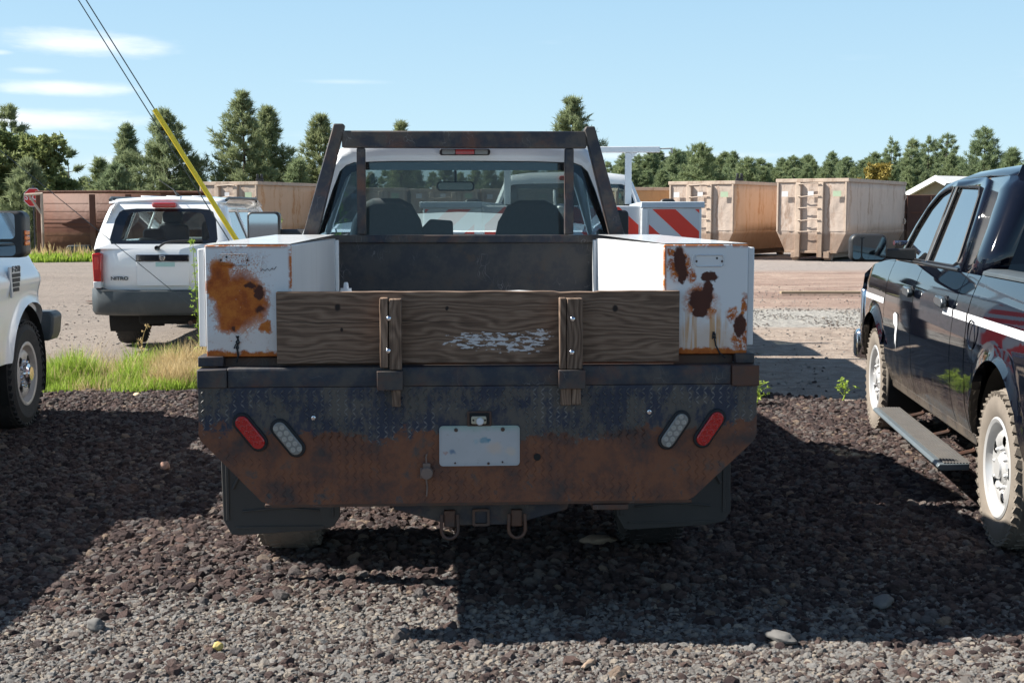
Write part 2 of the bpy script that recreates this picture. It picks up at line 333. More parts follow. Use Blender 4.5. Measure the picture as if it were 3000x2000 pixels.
def mk_plate(lug=0.):
    m, nt, b = newmat('diamond_lug_paint' if lug else 'diamond_plate_paint'); v = ocoord(nt); s = sep(nt, v)
    bl = mix(nt, sstep(nt, mth(nt, 'ADD', mth(nt, 'MULTIPLY', noise(nt, v, 7, 5, .7), .6), mth(nt, 'MULTIPLY', noise(nt, ND(nt, 'VectorMath', {0: v, 1: (2.2, 1, .9)}, operation='MULTIPLY').outputs[0], 16, 5, .75), .4)), .45, .54), (.010, .017, .040), (.074, .066, .058))
    if lug: bl = mix(nt, .6, bl, (.20, .195, .185))
    rs = ramp(nt, noise(nt, v, 6, 7, .7), [(.36, (.045, .034, .032)), (.46, (.110, .046, .028)), (.56, (.175, .066, .030)), (.66, (.070, .056, .050))])
    dv = distort(nt, v, 5, .16, 5); d = sep(nt, dv)
    # the paint has worn away below a wandering line that dips in the middle
    curve = mth(nt, 'MULTIPLY', mth(nt, 'POWER', mth(nt, 'ABSOLUTE', mth(nt, 'ADD', s[0], -.02)), 2.), .045)
    line = mth(nt, 'ADD', curve, .742); k = mth(nt, 'SUBTRACT', d[2], line)
    k = mth(nt, 'ADD', k, mth(nt, 'MULTIPLY_ADD', noise(nt, v, 22, 7, .75), .26, -.13)); f = sstep(nt, k, -.006, .012)
    low = mth(nt, 'MULTIPLY', sstep(nt, noise(nt, v, 12, 6, .7), .55, .66), sstep(nt, s[2], .66, .52)); 
    c = mix(nt, f, mix(nt, low, rs, (.05, .052, .055)), bl)
    c = mix(nt, sstep(nt, noise(nt, v, 120, 2), .775, .80), c, (.35, .35, .34))
    nt.links.new(c, b.inputs['Base Color']); nt.links.new(mth(nt, 'MULTIPLY_ADD', f, -.22, .72), b.inputs['Roughness']); bump(nt, b, noise(nt, v, 90, 5, .7), .35, .003)
    return m
M_PLATE = mk_plate(); M_LUG = mk_plate(1.)
def mk_wood(name, axis='x', dark=1., paint=False):
    m, nt, b = newmat(name); v = ocoord(nt)
    sc = (1.6, 9, 13) if axis == 'x' else (13, 9, 1.6)
    dv = distort(nt, v, 1.7, .10, 2); w = ND(nt, 'VectorMath', {0: dv, 1: sc}, operation='MULTIPLY').outputs[0]
    s = sep(nt, w); big = noise(nt, ND(nt, 'VectorMath', {0: v, 1: (1.5, 1, 6.5) if axis == 'x' else (6.5, 1, 1.5)}, operation='MULTIPLY').outputs[0], 1.3, 3, .5)
    ring = mth(nt, 'SINE', mth(nt, 'ADD', mth(nt, 'MULTIPLY', s[2] if axis == 'x' else s[0], 22.), mth(nt, 'MULTIPLY', big, 62.)))
    fib = noise(nt, ND(nt, 'VectorMath', {0: v, 1: (6, 90, 240) if axis == 'x' else (240, 90, 6)}, operation='MULTIPLY').outputs[0], 1., 4, .7)
    g = mth(nt, 'ADD', mth(nt, 'MULTIPLY', ring, .13), mth(nt, 'MULTIPLY_ADD', fib, .9, -.1))
    c = ramp(nt, g, [(.12, tuple(x * dark for x in (.085, .052, .034))), (.38, tuple(x * dark for x in (.19, .122, .082))), (.62, tuple(x * dark for x in (.28, .195, .138))), (.9, tuple(x * dark for x in (.37, .29, .22)))])
    c = mix(nt, sstep(nt, noise(nt, v, 4, 3), .55, .75), c, mix(nt, .5, c, (.07, .042, .028)))
    if paint:
        pn = noise(nt, ND(nt, 'VectorMath', {0: v, 1: (28, 1, 95)}, operation='MULTIPLY').outputs[0], 1., 3, .6)
        area = vmax(nt, [blob(nt, v, (.02, 1.115), (.14, .035), .5), blob(nt, v, (.16, 1.105), (.10, .04), .5), blob(nt, v, (.24, 1.135), (.04, .03), .5)])
        c = mix(nt, mth(nt, 'MULTIPLY', sstep(nt, mth(nt, 'ADD', pn, mth(nt, 'MULTIPLY', area, .18)), .665, .69), sstep(nt, area, .05, .3)), c, (.52, .52, .53))
        crk = mth(nt, 'MULTIPLY', sstep(nt, mth(nt, 'ABSOLUTE', mth(nt, 'SUBTRACT', mth(nt, 'ADD', sep(nt, v)[2], mth(nt, 'MULTIPLY', noise(nt, v, 3, 4), .05)), 1.215)), .0022, .0006), sstep(nt, sep(nt, v)[0], .1, -.1)); c = mix(nt, crk, c, (.02, .014, .01))
        for kx, kz, kr in ((-.535, 1.245, .011), (.525, 1.237, .010), (-.12, 1.24, .006), (.37, 1.27, .008), (-.52, 1.16, .006)):
            kn = blob(nt, distort(nt, v, 40, .01, 3), (kx, kz), (kr, kr * 1.3), .35); c = mix(nt, kn, c, (.018, .012, .010))
    nt.links.new(c, b.inputs['Base Color']); b.inputs['Roughness'].default_value = .85; bump(nt, b, g, .7, .004)
    return m
M_BOARD = mk_wood('weathered_plank', 'x', .93, True); M_STAKE = mk_wood('weathered_stake', 'z', 1.0); M_STAKED = mk_wood('dark_weathered_stake', 'z', .8); M_STAKEL = mk_wood('pale_split_stake', 'z', 1.35)
def mk_license():
    m, nt, b = newmat('faded_licence_plate'); v = ocoord(nt); s = sep(nt, v)
    c = mix(nt, noise(nt, v, 12, 5), (.36, .38, .40), (.46, .47, .49))
    c = mix(nt, mth(nt, 'MULTIPLY', sstep(nt, mth(nt, 'ADD', s[2], mth(nt, 'MULTIPLY', noise(nt, v, 18, 4), .06)), .785, .825), .7), c, (.24, .40, .37))
    for x, z, r, cc in ((-.105, .69, .012, (.06, .14, .25)), (0.02, .735, .014, (.10, .24, .32)), (.035, .737, .008, (.05, .2, .3)), (-.01, .73, .012, (.3, .4, .45)), (-.13, .688, .008, (.35, .22, .2)), (.06, .705, .03, (.5, .42, .36)), (.12, .69, .02, (.5, .44, .38))):
        c = mix(nt, mth(nt, 'MULTIPLY', blob(nt, distort(nt, v, 40, .03, 4), (x, z), (r, r * .7), .5), .75), c, cc)
    c = mix(nt, mth(nt, 'MULTIPLY', sstep(nt, noise(nt, v, 60, 5, .7), .6, .72), .4), c, (.22, .19, .16))
    nt.links.new(c, b.inputs['Base Color']); b.inputs['Roughness'].default_value = .4; b.inputs['Metallic'].default_value = .2
    return m
M_LIC = mk_license()
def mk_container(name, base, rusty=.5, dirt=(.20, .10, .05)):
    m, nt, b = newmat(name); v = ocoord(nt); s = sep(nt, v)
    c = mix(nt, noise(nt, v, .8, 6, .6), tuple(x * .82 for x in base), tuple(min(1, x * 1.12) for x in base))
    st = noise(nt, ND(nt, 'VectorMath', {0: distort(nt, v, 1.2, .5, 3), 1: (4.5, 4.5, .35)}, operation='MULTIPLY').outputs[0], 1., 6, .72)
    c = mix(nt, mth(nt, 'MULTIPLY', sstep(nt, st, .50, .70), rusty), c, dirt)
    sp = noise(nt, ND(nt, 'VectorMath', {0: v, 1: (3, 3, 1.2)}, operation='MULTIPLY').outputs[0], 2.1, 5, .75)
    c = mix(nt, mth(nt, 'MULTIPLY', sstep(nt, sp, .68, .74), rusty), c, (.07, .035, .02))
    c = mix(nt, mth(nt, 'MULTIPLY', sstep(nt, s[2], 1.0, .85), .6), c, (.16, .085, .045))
    nt.links.new(c, b.inputs['Base Color']); b.inputs['Roughness'].default_value = .7
    dn = noise(nt, v, 2.2, 3, .5); bump(nt, b, dn, .35, .10)
    return m
M_TAN = mk_container('faded_tan_paint', (.47, .385, .325), .65); M_TANS = mk_container('painted_lit_tan_side', (.64, .51, .42), .75, (.36, .22, .14)); M_TANO = mk_container('painted_lit_orange_side', (.66, .44, .29), .75, (.46, .20, .06))  # long-side colours lightened and warmed to stand in for sunlight they don't receive
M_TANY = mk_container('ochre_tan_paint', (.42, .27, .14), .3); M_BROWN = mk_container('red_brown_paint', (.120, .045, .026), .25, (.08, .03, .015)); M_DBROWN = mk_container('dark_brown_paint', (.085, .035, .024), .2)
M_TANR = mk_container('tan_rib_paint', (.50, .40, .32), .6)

def mk_ground():
    m, nt, b = newmat('yard_ground'); v = ocoord(nt); s = sep(nt, v)
    wob = mth(nt, 'MULTIPLY_ADD', noise(nt, ND(nt, 'VectorMath', {0: v, 1: (.35, .9, 1)}, operation='MULTIPLY').outputs[0], 1., 5, .6), 2.4, -1.2)
    Y = mth(nt, 'ADD', s[1], wob); Yc = mth(nt, 'ADD', s[1], mth(nt, 'MULTIPLY', wob, .45))
    fn = noise(nt, v, 38, 6, .75); mn = noise(nt, v, 4, 7, .7)
    tr = noise(nt, ND(nt, 'VectorMath', {0: distort(nt, v, .35, 2.6, 4), 1: (.16, .75, 1)}, operation='MULTIPLY').outputs[0], 1.1, 8, .72)
    cinder = mix(nt, fn, (.04, .03, .03), (.11, .086, .08))
    tan = mix(nt, sstep(nt, mn, .3, .7), (.22, .165, .13), (.40, .325, .265))
    pale = mix(nt, sstep(nt, noise(nt, v, 11, 5, .8), .38, .62), (.19, .18, .165), (.44, .42, .38))
    red = mix(nt, sstep(nt, tr, .35, .65), (.205, .13, .10), (.37, .275, .22))
    grey = mix(nt, mn, (.21, .18, .165), (.33, .29, .265))
    c = mix(nt, sstep(nt, Yc, 5.1, 5.9), cinder, tan)
    xr = sstep(nt, s[0], .5, 2.5)
    c = mix(nt, mth(nt, 'MULTIPLY', sstep(nt, Y, 12.9, 13.5), xr), c, pale)
    c = mix(nt, mth(nt, 'MULTIPLY', sstep(nt, Y, 16.3, 17.3), 1.), c, red)
    c = mix(nt, sstep(nt, Y, 29, 33), c, grey)
    # left side of the yard: greyer brown
    c = mix(nt, mth(nt, 'MULTIPLY', sstep(nt, s[0], -1., -3.), mth(nt, 'MULTIPLY', sstep(nt, Yc, 5.6, 7.), .92)), c, mix(nt, tr, (.12, .098, .084), (.30, .255, .215)))
    # wheel ruts and damp streaks along the road
    c = mix(nt, mth(nt, 'MULTIPLY', sstep(nt, tr, .56, .70), mth(nt, 'MULTIPLY', sstep(nt, Yc, 6, 8), .45)), c, (.13, .085, .065))
    c = mix(nt, mth(nt, 'MULTIPLY', sstep(nt, noise(nt, v, 9, 6, .75), .62, .72), .5), c, (.10, .08, .07))
    c = mix(nt, mth(nt, 'MULTIPLY', sstep(nt, noise(nt, v, 60, 3, .7), .62, .70), .6), c, (.52, .48, .44)); c = mix(nt, mth(nt, 'MULTIPLY', sstep(nt, noise(nt, v, 23, 5, .8), .56, .66), .55), c, (.085, .068, .058))
    far = sstep(nt, s[1], 47, 55); c = mix(nt, far, c, (.16, .15, .06))
    nt.links.new(c, b.inputs['Base Color']); b.inputs['Roughness'].default_value = .95
    h = mth(nt, 'ADD', mth(nt, 'MULTIPLY', fn, .35), mth(nt, 'ADD', mth(nt, 'MULTIPLY', mn, 1.), mth(nt, 'MULTIPLY', tr, 1.5)))
    bump(nt, b, h, 1., .07)
    return m
M_GROUND = mk_ground()
def mk_stone(name, stops, spec=.3):
    m, nt, b = newmat(name)
    a = ND(nt, 'Attribute', attribute_type='INSTANCER', attribute_name='tone').outputs['Fac']
    v = ocoord(nt); n = noise(nt, v, 2.2, 5, .7)
    c = ramp(nt, a, stops); c = mix(nt, mth(nt, 'MULTIPLY', n, .3), c, mix(nt, .6, c, (.02, .018, .018)))
    nt.links.new(c, b.inputs['Base Color']); b.inputs['Roughness'].default_value = .9; b.inputs['Specular IOR Level'].default_value = spec
    bump(nt, b, noise(nt, v, 5, 5, .75), .8, .3)
    return m
M_CINDER = mk_stone('cinder_stone', [(0, (.06, .040, .042)), (.3, (.12, .082, .078)), (.62, (.225, .148, .128)), (.8, (.22, .20, .198)), (.94, (.32, .27, .24)), (1, (.46, .33, .24))])
M_PALEST = mk_stone('crushed_stone', [(0, (.10, .075, .07)), (.2, (.24, .18, .155)), (.45, (.36, .34, .32)), (.75, (.50, .48, .46)), (.93, (.60, .52, .44)), (1, (.72, .62, .50))])
def mk_leaf(name, c1, c2, sc=1.2, tr=.25):
    m, nt, b = newmat(name); v = ocoord(nt); g = ND(nt, 'NewGeometry').outputs['Random Per Island']
    oi = ND(nt, 'ObjectInfo').outputs['Random']
    f = mth(nt, 'ADD', mth(nt, 'MULTIPLY', g, .5), mth(nt, 'MULTIPLY', noise(nt, v, sc, 3), .5))
    c = mix(nt, f, c1, c2); c = mix(nt, mth(nt, 'MULTIPLY', oi, .3), c, tuple(x * y for x, y in zip(c2, (1.25, 1.05, .8))))
    nt.links.new(c, b.inputs['Base Color']); b.inputs['Roughness'].default_value = .7; b.inputs['Specular IOR Level'].default_value = .25
    out = [n for n in nt.nodes if n.type == 'OUTPUT_MATERIAL'][0]
    t = ND(nt, 'BsdfTranslucent', {0: c}).outputs[0]
    nt.links.new(ND(nt, 'MixShader', {0: tr, 1: b.outputs[0], 2: t}).outputs[0], out.inputs[0])
    return m
M_PINE = mk_leaf('pine_needles', (.13, .175, .105), (.30, .36, .20), tr=.4); M_PINEF = mk_leaf('far_pine_needles', (.14, .19, .11), (.29, .36, .195), tr=.4); M_OAK = mk_leaf('broad_leaves', (.13, .17, .075), (.29, .34, .14), tr=.4); M_YEL = mk_leaf('yellowing_leaves', (.20, .20, .06), (.36, .29, .09))
M_GRASS = mk_leaf('green_grass', (.15, .26, .035), (.42, .56, .10), 3, .35); M_DRY = mk_leaf('dry_grass', (.38, .30, .15), (.66, .54, .32), 3, .3); M_BARK = simple('bark', (.10, .075, .058), .95, var=.35, vs=6, bmp=.6, bs=20)
M_WOODCHIP = simple('pale_wood_chip', (.55, .42, .27), .8, var=.15)
# ------------------------------------------------------------------ shared vehicle parts
def wheel(parent, c, r, w, rim, side=-1, rimmat=None, tyremat=None, lugs=40, holes=5, name='wheel', lugh=.012, dish=.03, tread=3):
    """axle along x; side = -1: outer face towards -x. c is the centre of the tyre."""
    rimmat = rimmat or M_STEELW; tyremat = tyremat or M_RUBBER
    root = bpy.data.objects.new(name, None); COL.objects.link(root); root.parent = parent; root.location = c
    o = (0, 0, 0); h = w / 2
    prof = [(rim, -h * .55), (rim, -h * .82), (rim + .012, -h * .9), (rim + (r - rim) * .30, -h * .99), (rim + (r - rim) * .55, -h * 1.02), (rim + (r - rim) * .80, -h * .95), (r - .020, -h * .84), (r - .008, -h * .74),
            (r - .003, -h * .4), (r - .001, 0), (r - .003, h * .4), (r - .008, h * .74), (r - .02, h * .84), (rim + (r - rim) * .55, h * 1.02), (rim + .012, h * .9), (rim, h * .55)]
    t = MB().lathe(prof, o, 'x', 64)
    rows = [(-h * .78, h * .22), (-h * .42, h * .17), (0, h * .15), (h * .42, h * .17), (h * .78, h * .22)]
    for ri, (x0, hw) in enumerate(rows):
        for k in range(lugs):
            an = 2 * math.pi * (k + .5 * (ri % 2)) / lugs
            M = Matrix.Rotation(an, 4, 'X') @ Matrix.Translation((x0, 0, r - .006 - (.010 if abs(x0) > h * .6 else 0))) @ Matrix.Rotation(.45 if ri % 2 else -.35, 4, 'Z')
            dw = math.pi * r / lugs * .62
            t.box(-hw, hw, -dw, dw, -.012, lugh * (.1 if abs(x0) > h * .6 else .4), 0, M)
    for k in range(lugs):   # shoulder blocks that bite into the sidewall
        for sd in (-1, 1):
            an = 2 * math.pi * k / lugs; M = Matrix.Rotation(an, 4, 'X') @ Matrix.Translation((sd * h * .93, 0, r - .034)) @ Matrix.Rotation(sd * .5, 4, 'Y')
            dw = math.pi * r / lugs * .55; t.box(-.008, .003, -dw * .8, dw * .8, -.016, .006, 0, M)
    t.build('tyre', tyremat, root, smooth=30, fix=False)
    s = side
    ro = rim; x = s * h
    # barrel and lip
    b = MB().lathe([(ro + .004, .80 * h), (ro + .014, .93 * h), (ro + .004, .97 * h), (ro - .012, .92 * h), (ro - .020, .60 * h), (ro - .045, .45 * h), (ro - .05, .1 * h)], o, 'x', 64, sg=s)
    # dished disc with real openings
    N = 180; rings = [(ro - .040, .52 * h), (ro - .046, .66 * h), (ro - .056, .74 * h), (ro - .064, .77 * h), (ro - .074, .79 * h), (ro - .086, .80 * h), (ro - .098, .80 * h), (ro - .110, .79 * h), (ro - .120, .76 * h), (.084, .62 * h), (.070, .60 * h)]
    vs = []; fs = []
    for rr, hh in rings:
        for k in range(N): an = 2 * math.pi * k / N; vs.append((s * hh, rr * math.cos(an), rr * math.sin(an)))
    per = N / holes
    for i in range(len(rings) - 1):
        for k in range(N):
            ph = (k % per) / per
            half = {3: .11, 4: .15, 5: .165, 6: .155, 7: .12}.get(i, 0)
            if half and abs(ph - .5) < half * (5 / holes) * 1.0: continue
            fs.append((i * N + k, i * N + (k + 1) % N, (i + 1) * N + (k + 1) % N, (i + 1) * N + k))
    b.add(vs, fs)
    b.build('rim', rimmat, root, smooth=50, fix=False)
    MB().lathe([(rim * .9, -.06), (rim * .9, .04)], o, 'x', 24, cap=True).build('brake_drum', M_DARK, root)
    hb = MB().lathe([(.085, .58 * h), (.075, .62 * h + dish), (.052, .62 * h + dish + .012), (.05, .62 * h + dish + .022), (.0, .62 * h + dish + .022)], o, 'x', 24, sg=s)
    for k in range(8):
        an = 2 * math.pi * k / 8 + .2
        hb.lathe([(.011, .60 * h), (.011, .66 * h + .024), (.006, .66 * h + .030), (0, .66 * h + .030)], (0, .098 * math.cos(an), .098 * math.sin(an)), 'x', 8, sg=s)
    hb.build('hub', M_CHROME if rimmat is not M_STEELW else M_STEELW, root, smooth=40, fix=False)
    return root

def cab_profile(t, y):  return None
def pickup_cab(root, yb, lowz=.75, belt=1.455, paint=None, glassm=None, dark_side=True, wb=1.0, seats=True, light=True, hz=0., zs=1.0):
    """cab seen from behind: yb = rear face, front goes to +y"""
    paint = paint or M_WHITE2; glassm = glassm or M_GLASS
    z = lambda v: belt + (v - 1.455) * zs
    out = [(-.915, z(1.455)), (-.90, z(1.50)), (-.80, z(1.74)), (-.735, z(1.90)), (-.70, z(1.955)), (-.64, z(1.99)), (-.45, z(2.015)), (0, z(2.028)), (.45, z(2.015)), (.64, z(1.99)), (.70, z(1.955)), (.735, z(1.90)), (.80, z(1.74)), (.90, z(1.50)), (.915, z(1.455))]
    inn = [(-.825, z(1.475)), (-.815, z(1.51)), (-.742, z(1.73)), (-.70, z(1.835)), (-.665, z(1.868)), (-.62, z(1.885)), (-.4, z(1.893)), (0, z(1.895)), (.4, z(1.893)), (.62, z(1.885)), (.665, z(1.868)), (.70, z(1.835)), (.742, z(1.73)), (.815, z(1.51)), (.825, z(1.475))]
    sl = lambda v: .10 * (v - belt)      # rear glass leans forward slightly
    yy = lambda p, d=0: (p[0], yb + d + sl(p[1]) , p[1])
    mid = [((a[0] * .55 + b[0] * .45), a[1] * .55 + b[1] * .45) for a, b in zip(out, inn)]
    body = MB()
    body.grid([[yy(p, .10) for p in [(q[0] * 1.012, q[1] + .004) for q in out]], [yy(p, .025) for p in out], [yy(p, 0) for p in mid], [yy(p, .012) for p in inn], [yy(p, .035) for p in inn]])
    # roof shell to the windshield header
    rows = []
    for k in range(7):
        t = k / 6; y = yb + .10 + 1.15 * t; dz = .012 * math.sin(math.pi * t) - .05 * t ** 3
        rows.append([(p[0] * 1.012 * (1 - .02 * t), y + sl(p[1]), p[1] + .004 + dz) for p in out[3:12]])
    body.grid(rows)
    # sides below the glass, pillars
    for s in (-1, 1):
        body.grid([[(s * x, y, zz) for y in (yb + .03, yb + .10, yb + .5, yb + 1.15, yb + 1.75)] for x, zz in ((.915, z(1.455)), (.955, z(1.42)), (.97, z(1.25)), (.975, lowz + .1), (.95, lowz))])
        body.grid([[(s * x, yb + y + sl(zz), zz) for y in (.10, .22, .24)] for x, zz in ((.915, z(1.455)), (.81, z(1.74)), (.74, z(1.92)))])
        body.tube([(s * .925, yb + 1.72, z(1.455)), (s * .80, yb + 1.42, z(1.76)), (s * .72, yb + 1.25, z(1.93))], .035, 8)
    body.box(-.95, .95, yb + .03, yb + .06, lowz, z(1.475))
    # hood and front
    for s in (-1, 1):
        body.grid([[(s * x, y, zz) for y in (yb + 1.75, yb + 2.3, yb + 2.9, yb + 3.05)] for x, zz in ((.86, z(1.44)), (.97, z(1.30)), (.975, z(1.1)))])
    body.grid([[(x, y, z(1.46) - .10 * (y - yb - 1.7) / 1.3 - .03 * abs(x)) for x in (-.87, -.4, 0, .4, .87)] for y in (yb + 1.7, yb + 2.3, yb + 2.9, yb + 3.0)])
    body.box(-.97, .97, yb + 2.98, yb + 3.05, .6, z(1.30))
    cb = body.build('cab_body', paint, root, smooth=50)
    if light:
        pass
    g = MB(); g.v = [yy(p, .03) for p in inn]; g.f = [tuple(range(len(inn)))]; g.m = [0]
    rw = g.build('rear_window', glassm, root, smooth=0)
    # dark ceramic border inside the glass
    br = MB(); i2 = [(p[0] * .985, p[1] - .01 if p[1] > z(1.6) else p[1] + .012) for p in inn]
    i3 = [(p[0] * .955, min(p[1] - .042, z(1.842)) if p[1] > z(1.6) else p[1] + .02) for p in inn]
    br.strip([yy(p, .036) for p in inn], [yy(p, .036) for p in i3]); br.build('window_border', M_BAND, rw, smooth=0)
    for s in (-1, 1):
        op = MB(); op.v = [yy((s * x, zz), .026) for x, zz in ((.575, z(1.478)), (.82, z(1.478)), (.742, z(1.73)), (.70, z(1.832)), (.66, z(1.865)), (.60, z(1.88)), (.575, z(1.885)))]; op.f = [tuple(range(7))]; op.m = [0]
        op.build('outer_pane', M_SLIDER, rw, smooth=0)
        MB().box(s * .575 - .008, s * .575 + .008, yb + .02, yb + .03, z(1.478), z(1.86)).build('slider_frame', M_BAND, rw)
        sg = MB(); sg.v = [(s * .905, yb + .25, z(1.47)), (s * .905, yb + 1.62, z(1.47)), (s * .775, yb + 1.28, z(1.86)), (s * .745, yb + .27, z(1.90))]; sg.f = [(0, 1, 2, 3)]; sg.m = [0]
        sg.build('side_window', glassm, root, smooth=0)
    ws = MB().grid([[(x, yb + 1.76 + .08 * (1 - (x / .9) ** 2), z(1.47)) for x in (-.9, -.5, 0, .5, .9)], [(x * .8, yb + 1.27 + .06 * (1 - (x / .9) ** 2), z(1.90)) for x in (-.9, -.5, 0, .5, .9)]])
    ws.build('windshield', glassm, root)
    MB().box(-.66, .66, yb + .16, yb + 1.24, z(1.893), z(1.905)).build('headliner', M_DARK, root)
    MB().box(-.88, .88, yb + .12, yb + 1.75, lowz - .02, lowz + .08).build('cab_floor', M_DARK, root)
    d = MB().prism([(yb + 1.25, z(1.20)), (yb + 1.22, z(1.36)), (yb + 1.40, z(1.42)), (yb + 1.72, z(1.45)), (yb + 1.72, z(1.10))], 'x', -.88, .88); d.build('dashboard', M_BLACKP, root, bevel=.02)
    MB().tube([(-.42 + .19 * math.cos(a), yb + 1.12 + .06 * math.sin(a), z(1.36) + .18 * math.sin(a)) for a in [k * math.pi / 12 for k in range(24)]], .014, 8, closed=True).build('steering_wheel', M_BLACKP, root)
    if seats:
        for s in (-1, 1):
            cx = -.46 if s < 0 else .42
            sb = MB(); 
            pro = [(-.235, z(1.05)), (-.235, z(1.42)), (-.205, z(1.56)), (-.15, z(1.655)), (-.08, z(1.69)), (.08, z(1.69)), (.15, z(1.655)), (.205, z(1.56)), (.235, z(1.42)), (.235, z(1.05))]
            if s > 0: pro = [(x, zz - .012) for x, zz in pro]
            sb.prism([(cx + x, zz) for x, zz in pro], 'y', yb + .55, yb + .66)
            sb.box(cx - .25, cx + .25, yb + .6, yb + 1.1, z(1.0), z(1.12)); sb.build('seat', M_SEAT, root, bevel=.035, seg=3)
        MB().prism([(-.27, z(1.0)), (-.26, z(1.50)), (-.20, z(1.565)), (-.06, z(1.555)), (-.05, z(1.0))], 'y', yb + .58, yb + .72).build('centre_seatback', M_SEAT, root, bevel=.015)
    mr = MB(); mr.prism(rrect(.25, .062, .025, 4, -.035, z(1.775)), 'y', yb + 1.20, yb + 1.235); m_ = mr.build('rear_view_mirror', M_BLACKP, root, bevel=.005)
    mg = MB(); mg.prism(rrect(.225, .046, .018, 4, -.035, z(1.775)), 'y', yb + 1.197, yb + 1.199); mg.build('mirror_glass', M_BAND, m_)
    MB().tube([(-.035, yb + 1.21, z(1.80)), (-.035, yb + 1.27, z(1.88))], .01, 6).build('mirror_stem', M_BLACKP, m_)
    return z

# ------------------------------------------------------------------ flatbed truck in the middle
M_LED = simple('led_reflector', (.34, .33, .30), .25, var=.1, coat=.5)
def flatbed_truck():
    T = thing('flatbed_truck', 'rusty black flatbed with white cab and two white tool boxes, filling the middle', 'flatbed truck')
    YB = 2.43
    z = pickup_cab(T, YB)
    # third brake light
    tl = MB().prism(rrect(.285, .034, .012, 3, .002, 1.942), 'y', 2.455, 2.515).build('third_brake_light', M_GASKET, T, bevel=.003)
    MB().prism(rrect(.105, .026, .003, 2, .002, 1.942), 'y', 2.448, 2.46).build('lens', M_RED, tl)
    for x in (-.090, .094): MB().prism(rrect(.072, .026, .006, 2, x, 1.942), 'y', 2.448, 2.46).build('clear_lens', M_CLEAR, tl)
    # door mirrors
    for (x0, x1, z0, z1, y, arm) in ((-1.375, -1.165, 1.40, 1.61, 3.55, -.93), (.975, 1.085, 1.43, 1.62, 3.5, .90)):
        mh = MB().prism(rrect(x1 - x0, z1 - z0, .03, 4, (x0 + x1) / 2, (z0 + z1) / 2), 'y', y, y + .10).build('door_mirror', M_BLACKP, T, bevel=.012)
        if x0 < 0: MB().prism(rrect(x1 - x0 - .028, z1 - z0 - .028, .022, 4, (x0 + x1) / 2, (z0 + z1) / 2), 'y', y - .003, y + .002).build('mirror_glass', M_MIRRORM, mh)
        xa = x1 if x0 < 0 else x0
        MB().tube([(xa, y + .06, 1.475), ((xa + arm) / 2, y + .05, 1.468), (arm, y + .02, 1.462)], [.022, .03, .035], 8).build('mirror_arm', M_BLACKP, mh)
    # headboard
    Y0, Y1 = 2.27, 2.34
    MB().prism([(-.915, 1.40), (-.83, 1.40), (-.655, 2.075), (-.665, 2.085), (-.715, 2.085)], 'y', Y0, Y1).build('headboard_post', M_STEEL, T, bevel=.006); MB().prism([(.905, 1.40), (.82, 1.40), (.655, 2.055), (.665, 2.075), (.712, 2.075)], 'y', Y0, Y1).build('headboard_post', M_STEEL, T, bevel=.006)
    MB().box(-.672, .668, Y0 + .004, Y1 - .004, 1.955, 2.048).build('headboard_header', M_STEEL, T, bevel=.008)
    MB().box(-.593, -.546, Y0 + .008, Y1 - .012, 1.482, 1.954).build('window_guard_post', M_STEEL, T, bevel=.006); MB().box(.549, .598, Y0 + .008, Y1 - .012, 1.482, 1.954).build('window_guard_post', M_STEEL, T, bevel=.006)
    MB().box(-.83, .82, Y0 - .004, Y1 - .002, 1.438, 1.480).build('headboard_middle_rail', M_STEEL, T, bevel=.004)
    MB().box(-.712, .716, Y0 + .02, Y1 - .02, 1.0, 1.437).build('headboard_panel', M_PANEL, T)
    MB().box(-.90, -.80, Y0 - .01, Y1 + .06, 1.395, 1.45).build('headboard_foot', M_RUSTST, T, bevel=.004); MB().box(.80, .90, Y0 - .01, Y1 + .06, 1.395, 1.45).build('headboard_foot', M_RUSTST, T, bevel=.004)
    # deck, side rails, frame
    MB().box(-1.055, 1.065, .03, 2.34, .965, 1.0).build('deck', M_RUSTST, T)
    MB().box(-1.058, -1.0, .04, 2.34, .905, .964).build('deck_side_rail', M_STEEL, T); MB().box(1.008, 1.068, .04, 2.34, .905, .964).build('deck_side_rail', M_STEEL, T)
    MB().box(-.70, .71, .35, 2.2, 1.001, 1.003).build('deck_floor_sheet', M_PANEL, T)
    f = MB()
    for x in (-.43, .39): f.box(x, x + .06, .15, 5.4, .74, .93)
    for y in (.5, 1.0, 1.6, 2.1): f.box(-1.0, 1.0, y, y + .05, .90, .963)
    f.build('chassis_frame', M_DARK, T)
    ax = MB().tube([(-.8, 1.3, .42), (.8, 1.3, .42)], .05, 10); ax.lathe([(0, -.14), (.11, -.12), (.15, 0), (.11, .12), (0, .14)], (0, 1.3, .42), 'y', 16)
    ax.tube([(-.5, 1.35, .35), (-.5, .9, .34)], .012); ax.build('rear_axle', M_DARK, T)
    MB().prism(rrect(.5, .22, .08, 4, -.1, .62), 'y', 3.1, 4.6).build('transmission', M_DARK, T)
    MB().tube([(.45, .25, .55), (.45, 1.0, .62), (.5, 3, .55)], .035, 10).build('exhaust_pipe', M_RUSTST, T)
    MB().box(-.42, .42, .30, .95, .56, .80).build('fuel_tank', M_DARK, T, bevel=.04)
    for s in (-1, 1):
        wheel(T, (s * .86, 1.30, .395), .395, .27, .215, s, M_STEELW, M_DUSTRUB if s < 0 else M_RUBBER, 44)
        wheel(T, (s * .86, 4.85, .395), .395, .25, .215, s, M_STEELW, M_RUBBER, 44)
